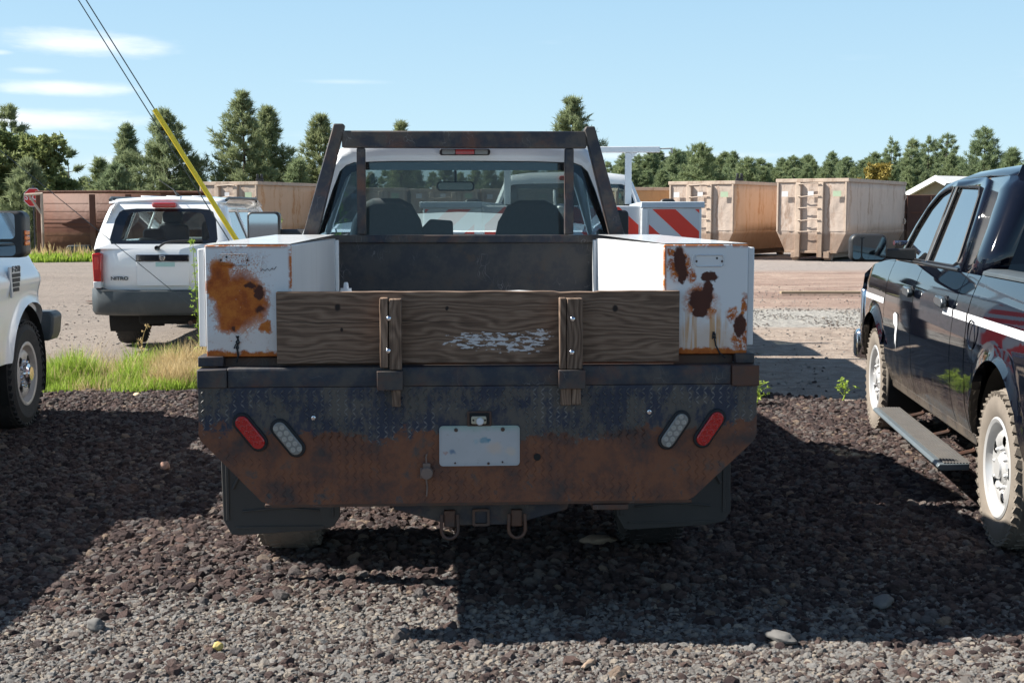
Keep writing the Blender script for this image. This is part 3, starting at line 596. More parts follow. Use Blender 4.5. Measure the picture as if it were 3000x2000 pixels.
    for i, (x0, x1) in enumerate(((-1.105, -.59), (.63, 1.152))):
        p = [(x0 + .01, .93), (x0, .55), (x0 + .005, .26), (x0 + .04, .197), (x0 + .07, .192), (x1 - .10, .198 + .012), (x1 - .03, .225), (x1, .27), (x1 - .01, .93)]
        mf = MB().prism(p, 'y', .74, .756).build('mud_flap', M_FLAP, T, bevel=.004)
        rb = MB(); rb.box(x0 + .02, x0 + .034, .734, .74, .26, .9); rb.box(x1 - .04, x1 - .026, .734, .74, .27, .9); rb.box(x0 + .06, x1 - .07, .734, .74, .222, .232)
        rb.tube([(x0 + .09, .738, .30), ((x0 + x1) / 2, .734, .315), (x1 - .09, .738, .30)], .006, 6)
        rb.tube([(x1 - .16, .738, .62) if i else (x0 + .16, .738, .62), (x1 - .05, .738, .40) if i else (x0 + .05, .738, .40)], .008, 6)
        rb.build('flap_rib', M_FLAP, mf, bevel=.002)
    # rear rail
    rr = MB().prism([(.0, .944), (.0, 1.006), (.006, 1.018), (.07, 1.018), (.07, .944)], 'x', -.95, .975).build('rear_rail', M_STEEL, T, bevel=.003)
    MB().box(-1.062, -.951, -.012, .09, .944, 1.014).build('corner_cap', M_STEEL, T, bevel=.004); c = MB().box(.976, 1.082, -.014, .09, .938, 1.018).build('corner_cap', M_RUSTST, T, bevel=.004); c['label'] = 'rust brown corner cap'
    for x0, x1 in ((-1.066, -.97), (1.0, 1.075)):
        MB().box(x0, x1, .04, .16, 1.019, 1.058).build('corner_block', M_STEEL, T, bevel=.004)
    for x0, x1 in ((-.385, -.288), (.302, .404)):
        pk = MB(); pk.box(x0, x1, -.048, -.040, .936, 1.008); pk.box(x0, x0 + .007, -.040, -.001, .936, 1.008); pk.box(x1 - .007, x1, -.040, -.001, .936, 1.008); pk.build('stake_pocket', M_STEEL, T, bevel=.002)
    MB().box(-1.0, 1.0, .09, .125, 1.001, 1.050).build('board_ledge', M_RUSTST, T, bevel=.003)
    # tail plate with raised lugs
    poly = [(-1.060, .943), (-1.063, .765), (-1.055, .742), (-.83, .505), (-.80, .492), (.81, .492), (.835, .503), (1.07, .725), (1.078, .75), (1.076, .943)]
    tp = MB().prism(poly, 'y', .0, .012).build('tail_plate', M_PLATE, T)
    def inside(x, zz):
        if not (.498 < zz < .935 and -1.052 < x < 1.066): return False
        if x < -.80 and zz < .492 + (-.80 - x) * .96 + .02: return False
        if x > .81 and zz < .492 + (x - .81) * .90 + .02: return False
        return True
    lg = MB(); p = .0176; pxx = .0300; i = 0; ovals = []
    lamps = [((-.867, .775), 1), ((-.726, .751), 1), ((.754, .768), 0), ((.892, .773), 0)]
    for iz in range(int(.46 / p) + 2):
        for ix in range(int(2.2 / pxx) + 1):
            x = -1.075 + (ix + .5 * 0) * pxx + rnd.uniform(-.0008, .0008); zz = .488 + iz * p
            if not inside(x, zz) or (abs(x) < .165 and .625 < zz < .85): continue
            if any(math.hypot(x - c[0], zz - c[1]) < .10 for c, _ in lamps): continue
            a = R(46) if (iz) % 2 else R(-46)
            wear = (1 if zz > .74 else .35) * max(.15, min(1.3, .8 + 2.2 * mnoise.noise(Vector((x * 5, zz * 7, 2)))))
            L = .0122; wd = .0032; hgt = .0056 * wear
            ca, sa = math.cos(a), math.sin(a)
            def q(u, v, y): return (x + u * ca - v * sa, y, zz + u * sa + v * ca)
            vs = [q(-L, 0, 0), q(0, -wd, 0), q(L, 0, 0), q(0, wd, 0), q(-L * .55, 0, -hgt), q(L * .55, 0, -hgt)]
            lg.add(vs, [(0, 1, 4), (1, 5, 4), (1, 2, 5), (2, 3, 5), (3, 4, 5), (3, 0, 4)])
    lo = lg.build('tread_lugs', M_LUG, tp, smooth=0, fix=False); lo['kind'] = 'stuff'
    fl = MB().box(-.82, .83, .012, .07, .478, .491).build('bottom_flange', M_RUSTST, tp, bevel=.002)
    MB().box(.44, .58, .0, .05, .455, .477).build('flange_tab', M_RUSTST, tp, bevel=.004)
    MB().tube([(.224, .001, .667), (.224, -.003, .667)], .014, 16).build('plug_hole', M_DARK, tp)
    # oval lamps
    def oval(L, r, n=8): return [(-L + r * math.cos(a), r * math.sin(a)) for a in [math.pi / 2 + math.pi * k / n for k in range(n + 1)]] + [(L + r * math.cos(a), r * math.sin(a)) for a in [-math.pi / 2 + math.pi * k / n for k in range(n + 1)]]
    for (c, a, red) in (((-.867, .775), -52, 1), ((-.726, .751), -52, 0), ((.754, .768), 56, 0), ((.892, .773), 56, 1)):
        a = R(a)
        g = MB().prism(rot2(oval(.050, .0355), a, c), 'y', -.012, .0).build('tail_lamp' if red else 'reverse_lamp', M_GASKET, T, bevel=.005)
        ln = MB().prism(rot2(oval(.048, .0255), a, c), 'y', -.022, -.008).build('lens', M_RED if red else M_CLEAR, g, bevel=.004, seg=3)
        cells = MB()
        spots = [(-.055, 0)] * 0 + [(u, v) for u in (-.052, -.026, 0, .026, .052) for v in (-.0105, .0105)]
        for u, v in spots:
            u += .006 if v > 0 else -.006
            x = c[0] + u * math.cos(a) - v * math.sin(a); zz = c[1] + u * math.sin(a) + v * math.cos(a)
            cells.lathe([(.0098, .022), (.0098, .0235), (.0085, .0238), (.007, .0225), (.0, .0225)], (x, 0, zz), 'y', 12, sg=-1)
            cells.lathe([(.003, .0225), (.002, .0245), (0, .0245)], (x, 0, zz), 'y', 8, sg=-1)
        cells.build('led_cell', M_RED if red else M_LED, ln, smooth=40, fix=False)
    # licence plate and its lamp
    lp = MB().prism(rrect(.308, .155, .014, 4, .002, .714), 'y', -.007, -.004).build('licence_plate', M_LIC, T)
    bz = MB(); o1 = rrect(.308, .155, .014, 4, .002, .714); o2 = rrect(.300, .147, .011, 4, .002, .714)
    bz.strip([(x, -.0095, zz) for x, zz in o1], [(x, -.0095, zz) for x, zz in o2], closed=True); bz.strip([(x, -.0095, zz) for x, zz in o1], [(x, -.007, zz) for x, zz in o1], closed=True); bz.build('plate_rim', M_LIC, lp, smooth=0)
    for x, zz, r in ((-.088, .776, .0075), (.091, .777, .008), (-.092, .648, .0035), (.036, .645, .005), (.090, .650, .0035)):
        MB().lathe([(r, .004), (r, .010), (r * .6, .012), (0, .012)], (x, 0, zz), 'y', 12, sg=-1).build('plate_bolt', M_RUSTST, lp, fix=False)
    hs = MB().box(-.045, .048, -.012, .0, .790, .848).build('lamp_recess', M_RUSTST, T, bevel=.003)
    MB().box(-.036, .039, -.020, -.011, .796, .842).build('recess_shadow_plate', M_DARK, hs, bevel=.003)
    MB().prism(rrect(.058, .030, .006, 3, -.001, .816), 'y', -.028, -.019).build('lamp_base', simple('cream_plastic', (.42, .38, .28), .4), hs, bevel=.003)
    MB().lathe([(.0135, .02), (.0145, .036), (.011, .040), (0, .040)], (.003, 0, .812), 'y', 20, sg=-1).build('lamp_lens', M_WHTREFL, hs, fix=False)
    for x in (-.022, .023): MB().lathe([(.004, .028), (0, .031)], (x, 0, .816), 'y', 8, sg=-1).build('lamp_screw', M_DARK, hs, fix=False)
    for x, zz in ((-.629, .826), (.657, .838)):
        b = MB().lathe([(.0085, 0), (.0085, .003), (.0055, .004), (.0055, .009), (0, .009)], (x, 0, zz), 'y', 12, sg=-1).build('bolt', M_CHROME, T, fix=False)
    # trailer plug
    co = MB().lathe([(.024, 0), (.024, .020), (.021, .024), (0, .024)], (-.201, 0, .611), 'y', 20, sg=-1); co.box(-.215, -.187, -.012, .0, .632, .648); co.box(-.226, -.218, -.008, 0, .59, .63)
    co.tube([(-.201, -.006, .645), (-.203, -.006, .672), (-.200, -.005, .684)], .0035, 6); co.tube([(-.203, -.005, .588), (-.199, -.005, .555), (-.202, -.004, .52)], .0035, 6)
    co.build('trailer_socket', simple('dusty_socket', (.17, .12, .10), .7, dirt=.4), T, fix=False)
    # hitch
    MB().prism([(-.335, .462), (-.33, .445), (-.10, .378), (.13, .378), (.35, .436), (.36, .462)], 'y', .10, .14).build('hitch_beam', M_STEEL, T, bevel=.004)
    o = rrect(.068, .068, .008, 3, .010, .412); i_ = rrect(.048, .048, .004, 3, .010, .412)
    h = MB(); h.strip([(x, .085, zz) for x, zz in o], [(x, .085, zz) for x, zz in i_], closed=True); h.strip([(x, .085, zz) for x, zz in o], [(x, .3, zz) for x, zz in o], closed=True); h.strip([(x, .085, zz) for x, zz in i_], [(x, .3, zz) for x, zz in i_], closed=True)
    h.build('receiver_tube', M_RUSTST, T, fix=False); MB().box(-.02, .04, .28, .285, .38, .44).build('receiver_inside', M_DARK, T)
    for x in (-.113, .150):
        br = MB().box(x - .022, x + .022, .072, .099, .378, .444).build('ring_bracket', M_RUSTST, T, bevel=.004)
        pts = [(x - .031, .065, .43)] + [(x + .033 * math.cos(a), .06, .372 + .036 * math.sin(a)) for a in [math.pi + math.pi * k / 10 for k in range(11)]] + [(x + .031, .065, .43)]
        MB().tube(pts, .0065, 8).build('shackle_ring', M_RUSTST, br)
    # tool boxes
    for s, mt, xa, xb in ((-1, M_BOXL, -1.035, -.710), (1, M_BOXR, .718, 1.048)):
        b = MB(); v = []
        for y, zt in ((.06, 1.480), (2.24, 1.462)): v += [(xa, y, 1.055), (xb, y, 1.055), (xb, y, zt), (xa, y, zt)]
        b.add(v, [(0, 1, 2, 3), (4, 7, 6, 5), (0, 3, 7, 4), (1, 5, 6, 2), (3, 2, 6, 7), (0, 4, 5, 1)])
        tb = b.build('tool_box', mt, T, bevel=.004)
        tb['label'] = 'white tool box with a large orange rust stain' if s < 0 else 'white tool box with dark peeled rust patches'
        # lid lip
        xi = xb if s < 0 else xa
        MB().box(xa + .004, xb - .004, .064, 2.23, 1.4835, 1.4845).build('lid_sheet', M_WHITE, tb)
        MB().box(min(xi, xi - .02 * s), max(xi, xi - .02 * s) , 2.18, 2.235, 1.0, 1.455).build('end_flange', M_WHITE, tb, bevel=.004)
        # outer door, hung a little open
        xo = xa if s < 0 else xb
        MB().box(min(xo + s * .008, xo + s * .034), max(xo + s * .008, xo + s * .034), .10, 2.1, 1.085 if s > 0 else 1.09, 1.468 if s > 0 else 1.465).build('door', mt, tb, bevel=.004)
        MB().box(min(xo, xo + s * .008), max(xo, xo + s * .008), .11, 2.1, 1.07, 1.47).build('door_gap', M_DARK, tb)
        # pressed recess for the missing lamp
        cx = -.925 if s < 0 else .895; zc = 1.425 if s < 0 else 1.417; ww = .118; hh = .050
        o = rrect(ww, hh, .014, 5, cx, zc); i_ = rrect(ww - .012, hh - .012, .009, 5, cx, zc)
        r_ = MB(); r_.strip([(x, .060, zz) for x, zz in o], [((x * .5 + a * .5), .0535, (zz * .5 + c_ * .5)) for (x, zz), (a, c_) in zip(o, i_)], closed=True)
        r_.strip([((x * .5 + a * .5), .0535, (zz * .5 + c_ * .5)) for (x, zz), (a, c_) in zip(o, i_)], [(x, .0595, zz) for x, zz in i_], closed=True)
        r_.build('pressed_frame', mt, tb, fix=False)
        for dx in (-.05, .05):
            MB().lathe([(.0045, .0), (.0045, .006), (0, .006)], (cx + dx, .064, zc - .002), 'y', 10, sg=-1).build('screw', M_RUSTST, tb, fix=False)
        MB().lathe([(.0042, .0), (.0042, .0055), (0, .0055)], (cx - .028 if s < 0 else cx + .03, .064, zc + .010), 'y', 10, sg=-1).build('wire_hole', M_DARK, tb, fix=False)
        # rags of white paint and the silver latch stub
        lt = MB(); lx = -.818 if s < 0 else .832
        lt.tube([(lx - .006, .058, 1.405), (lx - .004, .056, 1.43), (lx + .001, .056, 1.442), (lx + .006, .057, 1.440)], .0022, 6)
        for dx in (-.004, .008): lt.lathe([(.006, 0), (.006, .003), (.003, .003)], (lx + dx, .060, 1.402), 'y', 12, sg=-1)
        lt.build('latch_stub', M_WHITE, tb, fix=False)
        # wire stubs at the bottom
        wx = -.920 if s < 0 else .918
        ws = MB()
        if s < 0:
            for k in range(5): ws.tube([(wx + rnd.uniform(-.008, .008), .056 + .002 * k, 1.135 - .012 * j + rnd.uniform(-.004, .004)) if j % 2 else (wx + rnd.uniform(-.011, .011), .054, 1.135 - .012 * j) for j in range(5)], .0022, 6)
            ws.tube([(wx, .056, 1.09), (wx + .004, .055, 1.06), (wx - .004, .06, 1.035)], .004, 6)
        else:
            for k in range(4): ws.tube([(wx + rnd.uniform(-.009, .006), .055, 1.142 - .009 * j) for j in range(4)], .0025, 6)
            ws.tube([(wx, .055, 1.125), (wx + .006, .054, 1.09), (wx + .022, .055, 1.06), (wx + .045, .06, 1.04)], .0032, 6)
        ws.build('cut_wire', M_GASKET, tb, fix=False)
    # scribble under the latch on the left box
    sc_ = MB(); sc_.tube([(-.826 + .0085 * k, .0575, 1.384 + (.004 if k % 2 else -.004) * (1 + .6 * math.sin(k * 2.1)) + .0012 * k * (k > 2)) for k in range(8)], .0011, 5)
    sc_.build('scribble', M_GASKET, T, fix=False)
    return T
flatbed_truck()

def stake_board():
    B = thing('stake_board', 'weathered grey brown plank held upright by two wooden stakes across the flatbed tail', 'plank')
    n = 60; top = []
    for k in range(n + 1):
        x = -.766 + 1.541 * k / n; top.append((x, 1.304 + .0025 * mnoise.noise(Vector((x * 9, 0, 0))) - (.004 if .3 < x < .45 else 0)))
    poly = [(-.766, 1.031), (.775, 1.031)] + list(reversed(top))
    MB().prism(poly, 'y', .024, .062).build('board', M_BOARD, B, bevel=.003)
    def stake(x0, x1, z0, z1, mt, y0=-.036, y1=.020, tilt=0, wav=0.):
        pts = []
        for k in range(9):
            t = k / 8; pts.append((x0 + tilt * t + wav * mnoise.noise(Vector((t * 6, x0 * 9, 3))), z0 + (z1 - z0) * t))
        R_ = [(x1 + tilt * t, z0 + (z1 - z0) * t) for t in [k / 8 for k in range(9)]]
        return MB().prism([(a, b) for a, b in pts] + list(reversed(R_)), 'y', y0, y1).build('stake', mt, B, bevel=.003)
    stake(-.374, -.343, 1.020, 1.283, M_STAKEL, wav=-.003); stake(-.338, -.292, 1.012, 1.279, M_STAKE, -.038, .02)
    stake(-.330, -.297, .872, .943, M_STAKED, -.038, -.002)
    stake(.306, .331, 1.010, 1.281, M_STAKED, -.034, .02); stake(.334, .394, 1.010, 1.279, M_STAKED, -.038, .02)
    stake(.312, .352, .872, .943, M_STAKE, -.036, -.002); stake(.354, .388, .874, .943, M_STAKE, -.038, -.002)
    for x, zz in ((-.339, 1.207), (-.342, 1.085), (.355, 1.202), (.353, 1.075)):
        MB().lathe([(.011, .0), (.0105, .004), (.007, .008), (0, .010)], (x, -.037, zz), 'y', 14, sg=-1).build('carriage_bolt', M_CHROME, B, fix=False)
stake_board()
sp = thing('spray_can', 'white spray can standing on the flatbed beside the left tool box', 'spray can', (-.594, 1.35, 1.003))
MB().lathe([(0, 0), (.033, 0), (.033, .205), (.031, .220), (.026, .232), (.027, .240), (0, .240)], (0, 0, 0), 'z', 24).build('can', M_WHITE, sp, fix=False)
MB().lathe([(.0, .240), (.013, .240), (.011, .262), (.007, .268), (0, .268)], (0, 0, 0), 'z', 16).build('nozzle', M_WHITE, sp, fix=False)
bb = thing('plastic_tub', 'white lidded tub just showing above the plank on the flatbed', 'tub', (.21, .9, 1.003))
MB().lathe([(0, 0), (.10, 0), (.115, .225), (.12, .230), (.12, .240), (.11, .246), (0, .254)], (0, 0, 0), 'z', 32).build('tub_body', M_WHITE, bb, fix=False)
# ------------------------------------------------------------------ body panels seen from the side
def archf(arches, low):
    def f(y):
        z = low(y) if callable(low) else low
        for cy, cz, ra in arches:
            d = abs(y - cy)
            if d < ra: z = max(z, cz + math.sqrt(ra * ra - d * d))
        return z
    return f
def side_panel(parent, name, y0, y1, zb, zt, xf, mat, arches=(), ny=None, nz=14, sgn=1, xo=0., thick=.012, y0f=None, y1f=None):
    ny = ny or max(6, int((y1 - y0) / .05)); ys = set(y0 + (y1 - y0) * k / ny for k in range(ny + 1))
    for cy, cz, ra in arches:
        for k in range(25):
            y = cy + ra * math.cos(math.pi * k / 24)
            for e in (0, .0005):
                yy = y + (e if y > cy else -e)
                if y0 < yy < y1: ys.add(yy)
    ys = sorted(ys); f = archf(arches, zb); rows = []
    for i in range(nz + 1):
        row = []
        for y in ys:
            b = f(y); t = zt(y) if callable(zt) else zt; z = b + (t - b) * (i / nz); yy = y
            if y0f and y == ys[0]: yy = y0f(z)
            if y1f and y == ys[-1]: yy = y1f(z)
            flare = 0
            for cy, cz, ra in arches:
                d = math.hypot(y - cy, z - cz) - ra
                if d < .09 and z > cz - .1: flare = max(flare, .028 * (1 - max(0, d) / .09) ** 2 if d > .02 else .026)
            row.append((xo + sgn * (xf(y, z) - flare), yy, z))
        rows.append(row)
    lip = [(p[0] + sgn * .045, p[1], p[2] + .004) for p in rows[0]]
    m = MB(); m.grid([lip] + rows)
    return m.build(name, mat, parent, smooth=40)
def wheel_well(parent, cy, cz, ra, x0, x1):
    m = MB(); n = 20
    A = [(x0, cy + ra * math.cos(math.pi * k / n), cz + ra * math.sin(math.pi * k / n)) for k in range(-3, n + 4)]
    B = [(x1, p[1], p[2]) for p in A]
    m.strip(A, B); m.v += [(x1, cy, cz)]; k = len(m.v) - 1; L = len(A)
    for i in range(L - 1): m.f.append((L + i, L + i + 1, k)); m.m.append(0)
    return m.build('wheel_well', M_DARK, parent)

# ------------------------------------------------------------------ black pickup on the right (its left side is local x = 0)
def black_pickup():
    A = math.atan2(.54, 3.29)
    T = thing('black_pickup', 'black crew cab pickup with white stripe and running board, at the right edge', 'pickup truck', (2.509, 1.087, 0), -A)
    WD = 2.0
    def xf(y, z):
        if z > 1.05: v = .075 * ((z - 1.05) / .24) ** 1.6
        elif z > .62: v = .012 * math.sin((z - .62) / .43 * math.pi) * -1
        else: v = .075 * ((.62 - z) / .25) ** 1.5
        if y > 3.75: v += .16 * ((y - 3.75) / .6) ** 2
        if .70 < z < .74: v += .004
        return v
    AR = [(0.0, .40, .50), (3.45, .40, .475)]
    door_r = lambda z: .98 + max(0, z - .9) * -.12 + (.10 * max(0, .62 - z) / .2 * 0)
    for sgn, xo in ((1, 0.), (-1, WD)):
        near = sgn > 0
        side_panel(T, 'bed_side', -1.12, .645, .47, 1.285, xf, M_BLKPAINT, AR, sgn=sgn, xo=xo)
        side_panel(T, 'cab_corner', .660, .985, .42, 1.275, xf, M_BLKPAINT, [], sgn=sgn, xo=xo, y1f=door_r)
        side_panel(T, 'rear_door', .995, 2.085, .435, 1.275, xf, M_BLKPAINT, [], sgn=sgn, xo=xo, y0f=lambda z: door_r(z) + .010, y1f=lambda z: 2.085 + .05 * max(0, z - 1.0))
        side_panel(T, 'front_door', 2.096, 3.05, .435, 1.275, xf, M_BLKPAINT, [], sgn=sgn, xo=xo, y0f=lambda z: 2.096 + .05 * max(0, z - 1.0), y1f=lambda z: 3.05 - .10 * max(0, .62 - z))
        side_panel(T, 'front_fender', 3.061, 4.42, .45, lambda y: 1.275 - .10 * max(0, (y - 3.1)) ** 1.5, xf, M_BLKPAINT, AR, sgn=sgn, xo=xo, y0f=lambda z: 3.061 - .10 * max(0, .62 - z))
        MB().prism([(xo + sgn * .09, .43), (xo + sgn * .04, .455), (xo + sgn * .05, .395), (xo + sgn * .13, .34), (xo + sgn * .2, .34)], 'y', .55, 2.95).build('rocker_panel', M_BLKPAINT, T, bevel=.006)
        for cy, cz, ra in AR: wheel_well(T, cy, cz, ra - .02, xo + sgn * .03, xo + sgn * .45)
        # white stripes: thin vinyl on the paint
        def stripe(ya, yb_, za, zb_, name='white_stripe'):
            n = 24; m = MB()
            m.grid([[(xo + sgn * (xf(y, z) - (.0025)), y, z) for y in [ya + (yb_ - ya) * k / n for k in range(n + 1)]] for z in [za + (zb_ - za) * j / 3 for j in range(4)]])
            return m.build(name, M_WHTREFL, T)
        stripe(-1.1, .637, 1.035, 1.078); stripe(.665, .96, 1.035, 1.078); stripe(.99, 1.22, 1.035, 1.078); stripe(3.08, 3.95, .965, 1.005)
        # handles
        for y in (2.17, 1.21):
            h = MB(); x = lambda d: xo + sgn * (xf(y, 1.10) - d)
            h.prism([(y - .095, 1.070), (y - .12, 1.10), (y - .095, 1.130), (y + .06, 1.136), (y + .10, 1.110), (y + .07, 1.080)], 'x', x(.012), x(.045)); hh = h.build('door_handle', simple('handle_black', (.045, .055, .062), .3, coat=.5) if near and y > 2 else bpy.data.materials.get('handle_black') or M_GREYP, T, bevel=.009, seg=3)
            MB().lathe([(.05, -.004), (.05, .0), (.045, .003)], (x(0), y - .01, 1.09), 'x', 24, sg=-sgn, cap=True).build('handle_cup', M_GASKET, hh)
        if near:
            MB().lathe([(.078, .002), (.076, .006), (.072, .004), (.070, .0)], (xf(.62, .93), .50, .98), 'x', 32, sg=-1).build('fuel_door', M_BLKPAINT, T)
            em = MB(); em.v = [(xf(2.6, .9) - .004, a, b) for a, b in [(2.52, .93), (2.60, .94), (2.66, .92), (2.65, .86), (2.58, .84), (2.60, .78), (2.585, .72), (2.56, .76), (2.55, .69), (2.535, .80), (2.50, .86)]]; em.f = [tuple(range(11))]; em.m = [0]
            em.build('door_decal', M_WHTREFL, T, smooth=0)
    # dark inside shell
    s = MB(); s.box(.09, WD - .09, .70, 3.1, .42, 1.22); s.box(.10, WD - .10, 3.0, 4.2, .55, 1.05); s.box(.12, WD - .12, -1.0, .66, .50, .80); s.build('inner_shell', M_DARK, T)
    MB().box(.45, 1.55, -1.1, 4.2, .40, .56).build('chassis', M_DARK, T)
    # greenhouse
    zx = lambda z: .08 + .42 * (z - 1.29)
    P3 = lambda y, z, sgn=1, d=0: ((0 if sgn > 0 else WD) + sgn * (zx(z) - d), y, z)
    frame_o = [(.90, 1.262), (3.06, 1.262), (3.03, 1.32), (2.93, 1.52), (2.80, 1.66), (2.66, 1.755), (2.5, 1.80), (2.25, 1.832), (1.5, 1.835), (1.05, 1.82), (.99, 1.80)]
    for sgn in (1, -1):
        W1 = [(2.12, 1.300), (2.88, 1.300), (2.93, 1.345), (2.88, 1.50), (2.78, 1.635), (2.62, 1.72), (2.45, 1.752), (2.27, 1.765)]
        W2 = [(1.31, 1.305), (1.27, 1.325), (1.30, 1.40), (1.55, 1.70), (1.62, 1.755), (2.09, 1.768), (2.02, 1.60), (1.97, 1.300)]
        W2 = [(1.36, 1.300), (1.30, 1.322), (1.32, 1.37), (1.52, 1.70), (1.60, 1.752), (2.17, 1.766), (2.05, 1.300)]
        m = MB()   # door frames around both windows, filled by fans between outline and panes
        bm = bmesh.new()
        outl = [(1.085, 1.268), (3.05, 1.268), (3.02, 1.32), (2.93, 1.52), (2.80, 1.66), (2.66, 1.742), (2.5, 1.785), (2.25, 1.808), (1.55, 1.808), (1.42, 1.79), (1.36, 1.73)]
        def fill(outer, holes):
            b2 = bmesh.new(); eds = []
            for lp in [outer] + holes:
                vv = [b2.verts.new((0, p[0], p[1])) for p in lp]
                for i in range(len(vv)): eds.append(b2.edges.new((vv[i], vv[(i + 1) % len(vv)])))
            bmesh.ops.triangle_fill(b2, use_beauty=True, use_dissolve=False, edges=eds, normal=(1, 0, 0))
            vs = [(v.co.y, v.co.z) for v in b2.verts]; b2.verts.index_update(); fs = [tuple(v.index for v in f.verts) for f in b2.faces]; b2.free(); return vs, fs
        vs, fs = fill(outl, [W1, W2])
        m.add([P3(y, z, sgn) for y, z in vs], fs); m.build('window_frame', M_BLKPAINT, T, smooth=30, solid=.012)
        for Wp, nm in ((W1, 'front_door_window'), (W2, 'rear_door_window')):
            g = MB(); g.v = [P3(y, z, sgn, -.010) for y, z in Wp]; g.f = [tuple(range(len(Wp)))]; g.m = [0]
            gl = g.build(nm, M_TINT2, T, smooth=0)
            MB().tube([P3(y, z, sgn, .004) for y, z in Wp], .008, 6, closed=True).build('window_seal', M_GASKET, gl)
        MB().tube([P3(1.18, 1.283, sgn, .006), P3(2.2, 1.283, sgn, .006), P3(3.0, 1.283, sgn, .006)], .011, 6).build('belt_moulding', M_BLACKP, T)
        # rear pillar of the cab and cantrail
        pl = MB(); pl.grid([[P3(a, z, sgn, 0), P3(b, z, sgn, 0)] + [P3(b - .05 - .0 * z, z, sgn, -.03), P3(b - .09, z, sgn, -.13)] for z, a, b in ((1.262, 1.075, .80), (1.40, 1.14, .83), (1.6, 1.265, .90), (1.73, 1.35, .96), (1.80, 1.415, 1.02))])
        pl.build('cab_pillar', M_BLKPAINT, T, smooth=60, solid=.01)
    # roof
    rows = []
    for y, dz in ((1.0, -.015), (1.1, .0), (1.5, .012), (2.2, .005), (2.5, -.022), (2.68, -.06)):
        row = []
        for k in range(13):
            t = k / 12; x0 = zx(1.80) + .01; x = x0 + (WD - 2 * x0) * t; row.append((x, y, 1.802 + dz + .075 * (1 - (2 * t - 1) ** 4) ** .8))
        rows.append(row)
    MB().grid(rows).build('roof', M_BLKPAINT, T, smooth=60, solid=.02)
    m = MB(); a = zx(1.3) + .12; b = zx(1.8) + .10
    O = [(a - .14, .78, 1.25), (WD - a + .14, .78, 1.25), (WD - b + .05, 1.0, 1.86), (b - .05, 1.0, 1.86)]; I = [(a + .04, .80, 1.33), (WD - a - .04, .80, 1.33), (WD - b - .06, .96, 1.76), (b + .06, .96, 1.76)]
    m.strip(O, I, closed=True); m.build('cab_rear_panel', M_BLKPAINT, T, smooth=0, solid=.01)
    g = MB(); g.v = [(x, y + .008, z) for x, y, z in I]; g.f = [(0, 1, 2, 3)]; g.m = [0]; g.build('rear_window', M_TINT, T, smooth=0)
    ws = MB().grid([[(zx(1.3) + (WD - 2 * zx(1.3)) * t, 3.15 + .22 * (1 - (2 * t - 1) ** 2), 1.26) for t in [k / 8 for k in range(9)]], [(zx(1.8) + (WD - 2 * zx(1.8)) * t, 2.60 + .1 * (1 - (2 * t - 1) ** 2), 1.80) for t in [k / 8 for k in range(9)]]])
    ws.build('windshield', M_TINT2, T)
    hd = MB().grid([[(.06 + (WD - .12) * t, y, zz + .035 * math.sin(math.pi * t)) for t in [k / 12 for k in range(13)]] for y, zz in ((3.05, 1.27), (3.5, 1.25), (4.0, 1.19), (4.35, 1.12), (4.45, .98))]).build('hood', M_BLKPAINT, T, smooth=60)
    MB().box(.05, WD - .05, 4.40, 4.50, .50, 1.0).build('grille', M_CHROME, T, bevel=.03)
    MB().box(.02, WD - .02, 4.42, 4.62, .42, .66).build('front_bumper', M_CHROME, T, bevel=.04)
    for k in (-1, 1): pass
    # seats inside
    for x in (.55, 1.45):
        for y in (1.45, 2.3): MB().prism(rrect(.46, .70, .12, 4, x, 1.18), 'y', y, y + .14).build('seat', M_SEAT, T, bevel=.03)
    # bed rail cap, bed inside, tailgate
    for sgn, xo in ((1, 0.), (-1, WD)):
        MB().prism([(xo + sgn * .060, 1.280), (xo + sgn * .066, 1.300), (xo + sgn * .10, 1.312), (xo + sgn * .19, 1.310), (xo + sgn * .20, 1.29)], 'y', -1.12, .62).build('bed_rail_cap', M_GREYP, T, bevel=.004)
        MB().box(min(xo + sgn * .17, xo + sgn * .19), max(xo + sgn * .17, xo + sgn * .19), -1.1, .63, .78, 1.29).build('bed_inner_wall', M_BLACKP, T)
    MB().box(.1, WD - .1, .60, .64, .7, 1.28).build('bed_front_wall', M_BLKPAINT, T, bevel=.01); MB().box(.08, WD - .08, -1.16, -1.10, .62, 1.27).build('tailgate', M_BLKPAINT, T, bevel=.02)
    MB().box(-.02, WD + .02, -1.32, -1.16, .46, .66).build('rear_bumper', M_CHROME, T, bevel=.03)
    # towing mirrors
    for sgn, xo in ((1, 0.), (-1, WD)):
        cx = xo - sgn * .225; 
        mh = MB().prism(rrect(.24, .182, .045, 6, cx, 1.372), 'y', 2.42, 2.53).build('towing_mirror', M_BLACKP, T, bevel=.022, seg=3)
        MB().prism(rrect(.150, .150, .03, 5, cx + sgn * .032, 1.372), 'y', 2.415, 2.422).build('mirror_glass', M_MIRRORD, mh)
        MB().prism(rrect(.050, .144, .018, 5, cx - sgn * .078, 1.372), 'y', 2.415, 2.422).build('spotter_glass', M_MIRRORD, mh)
        MB().prism([(cx + sgn * .10, 1.305), (cx + sgn * .10, 1.365), (xo + sgn * .09, 1.372), (xo + sgn * .09, 1.285)], 'y', 2.46, 2.50).build('mirror_arm', M_BLACKP, mh, bevel=.012)
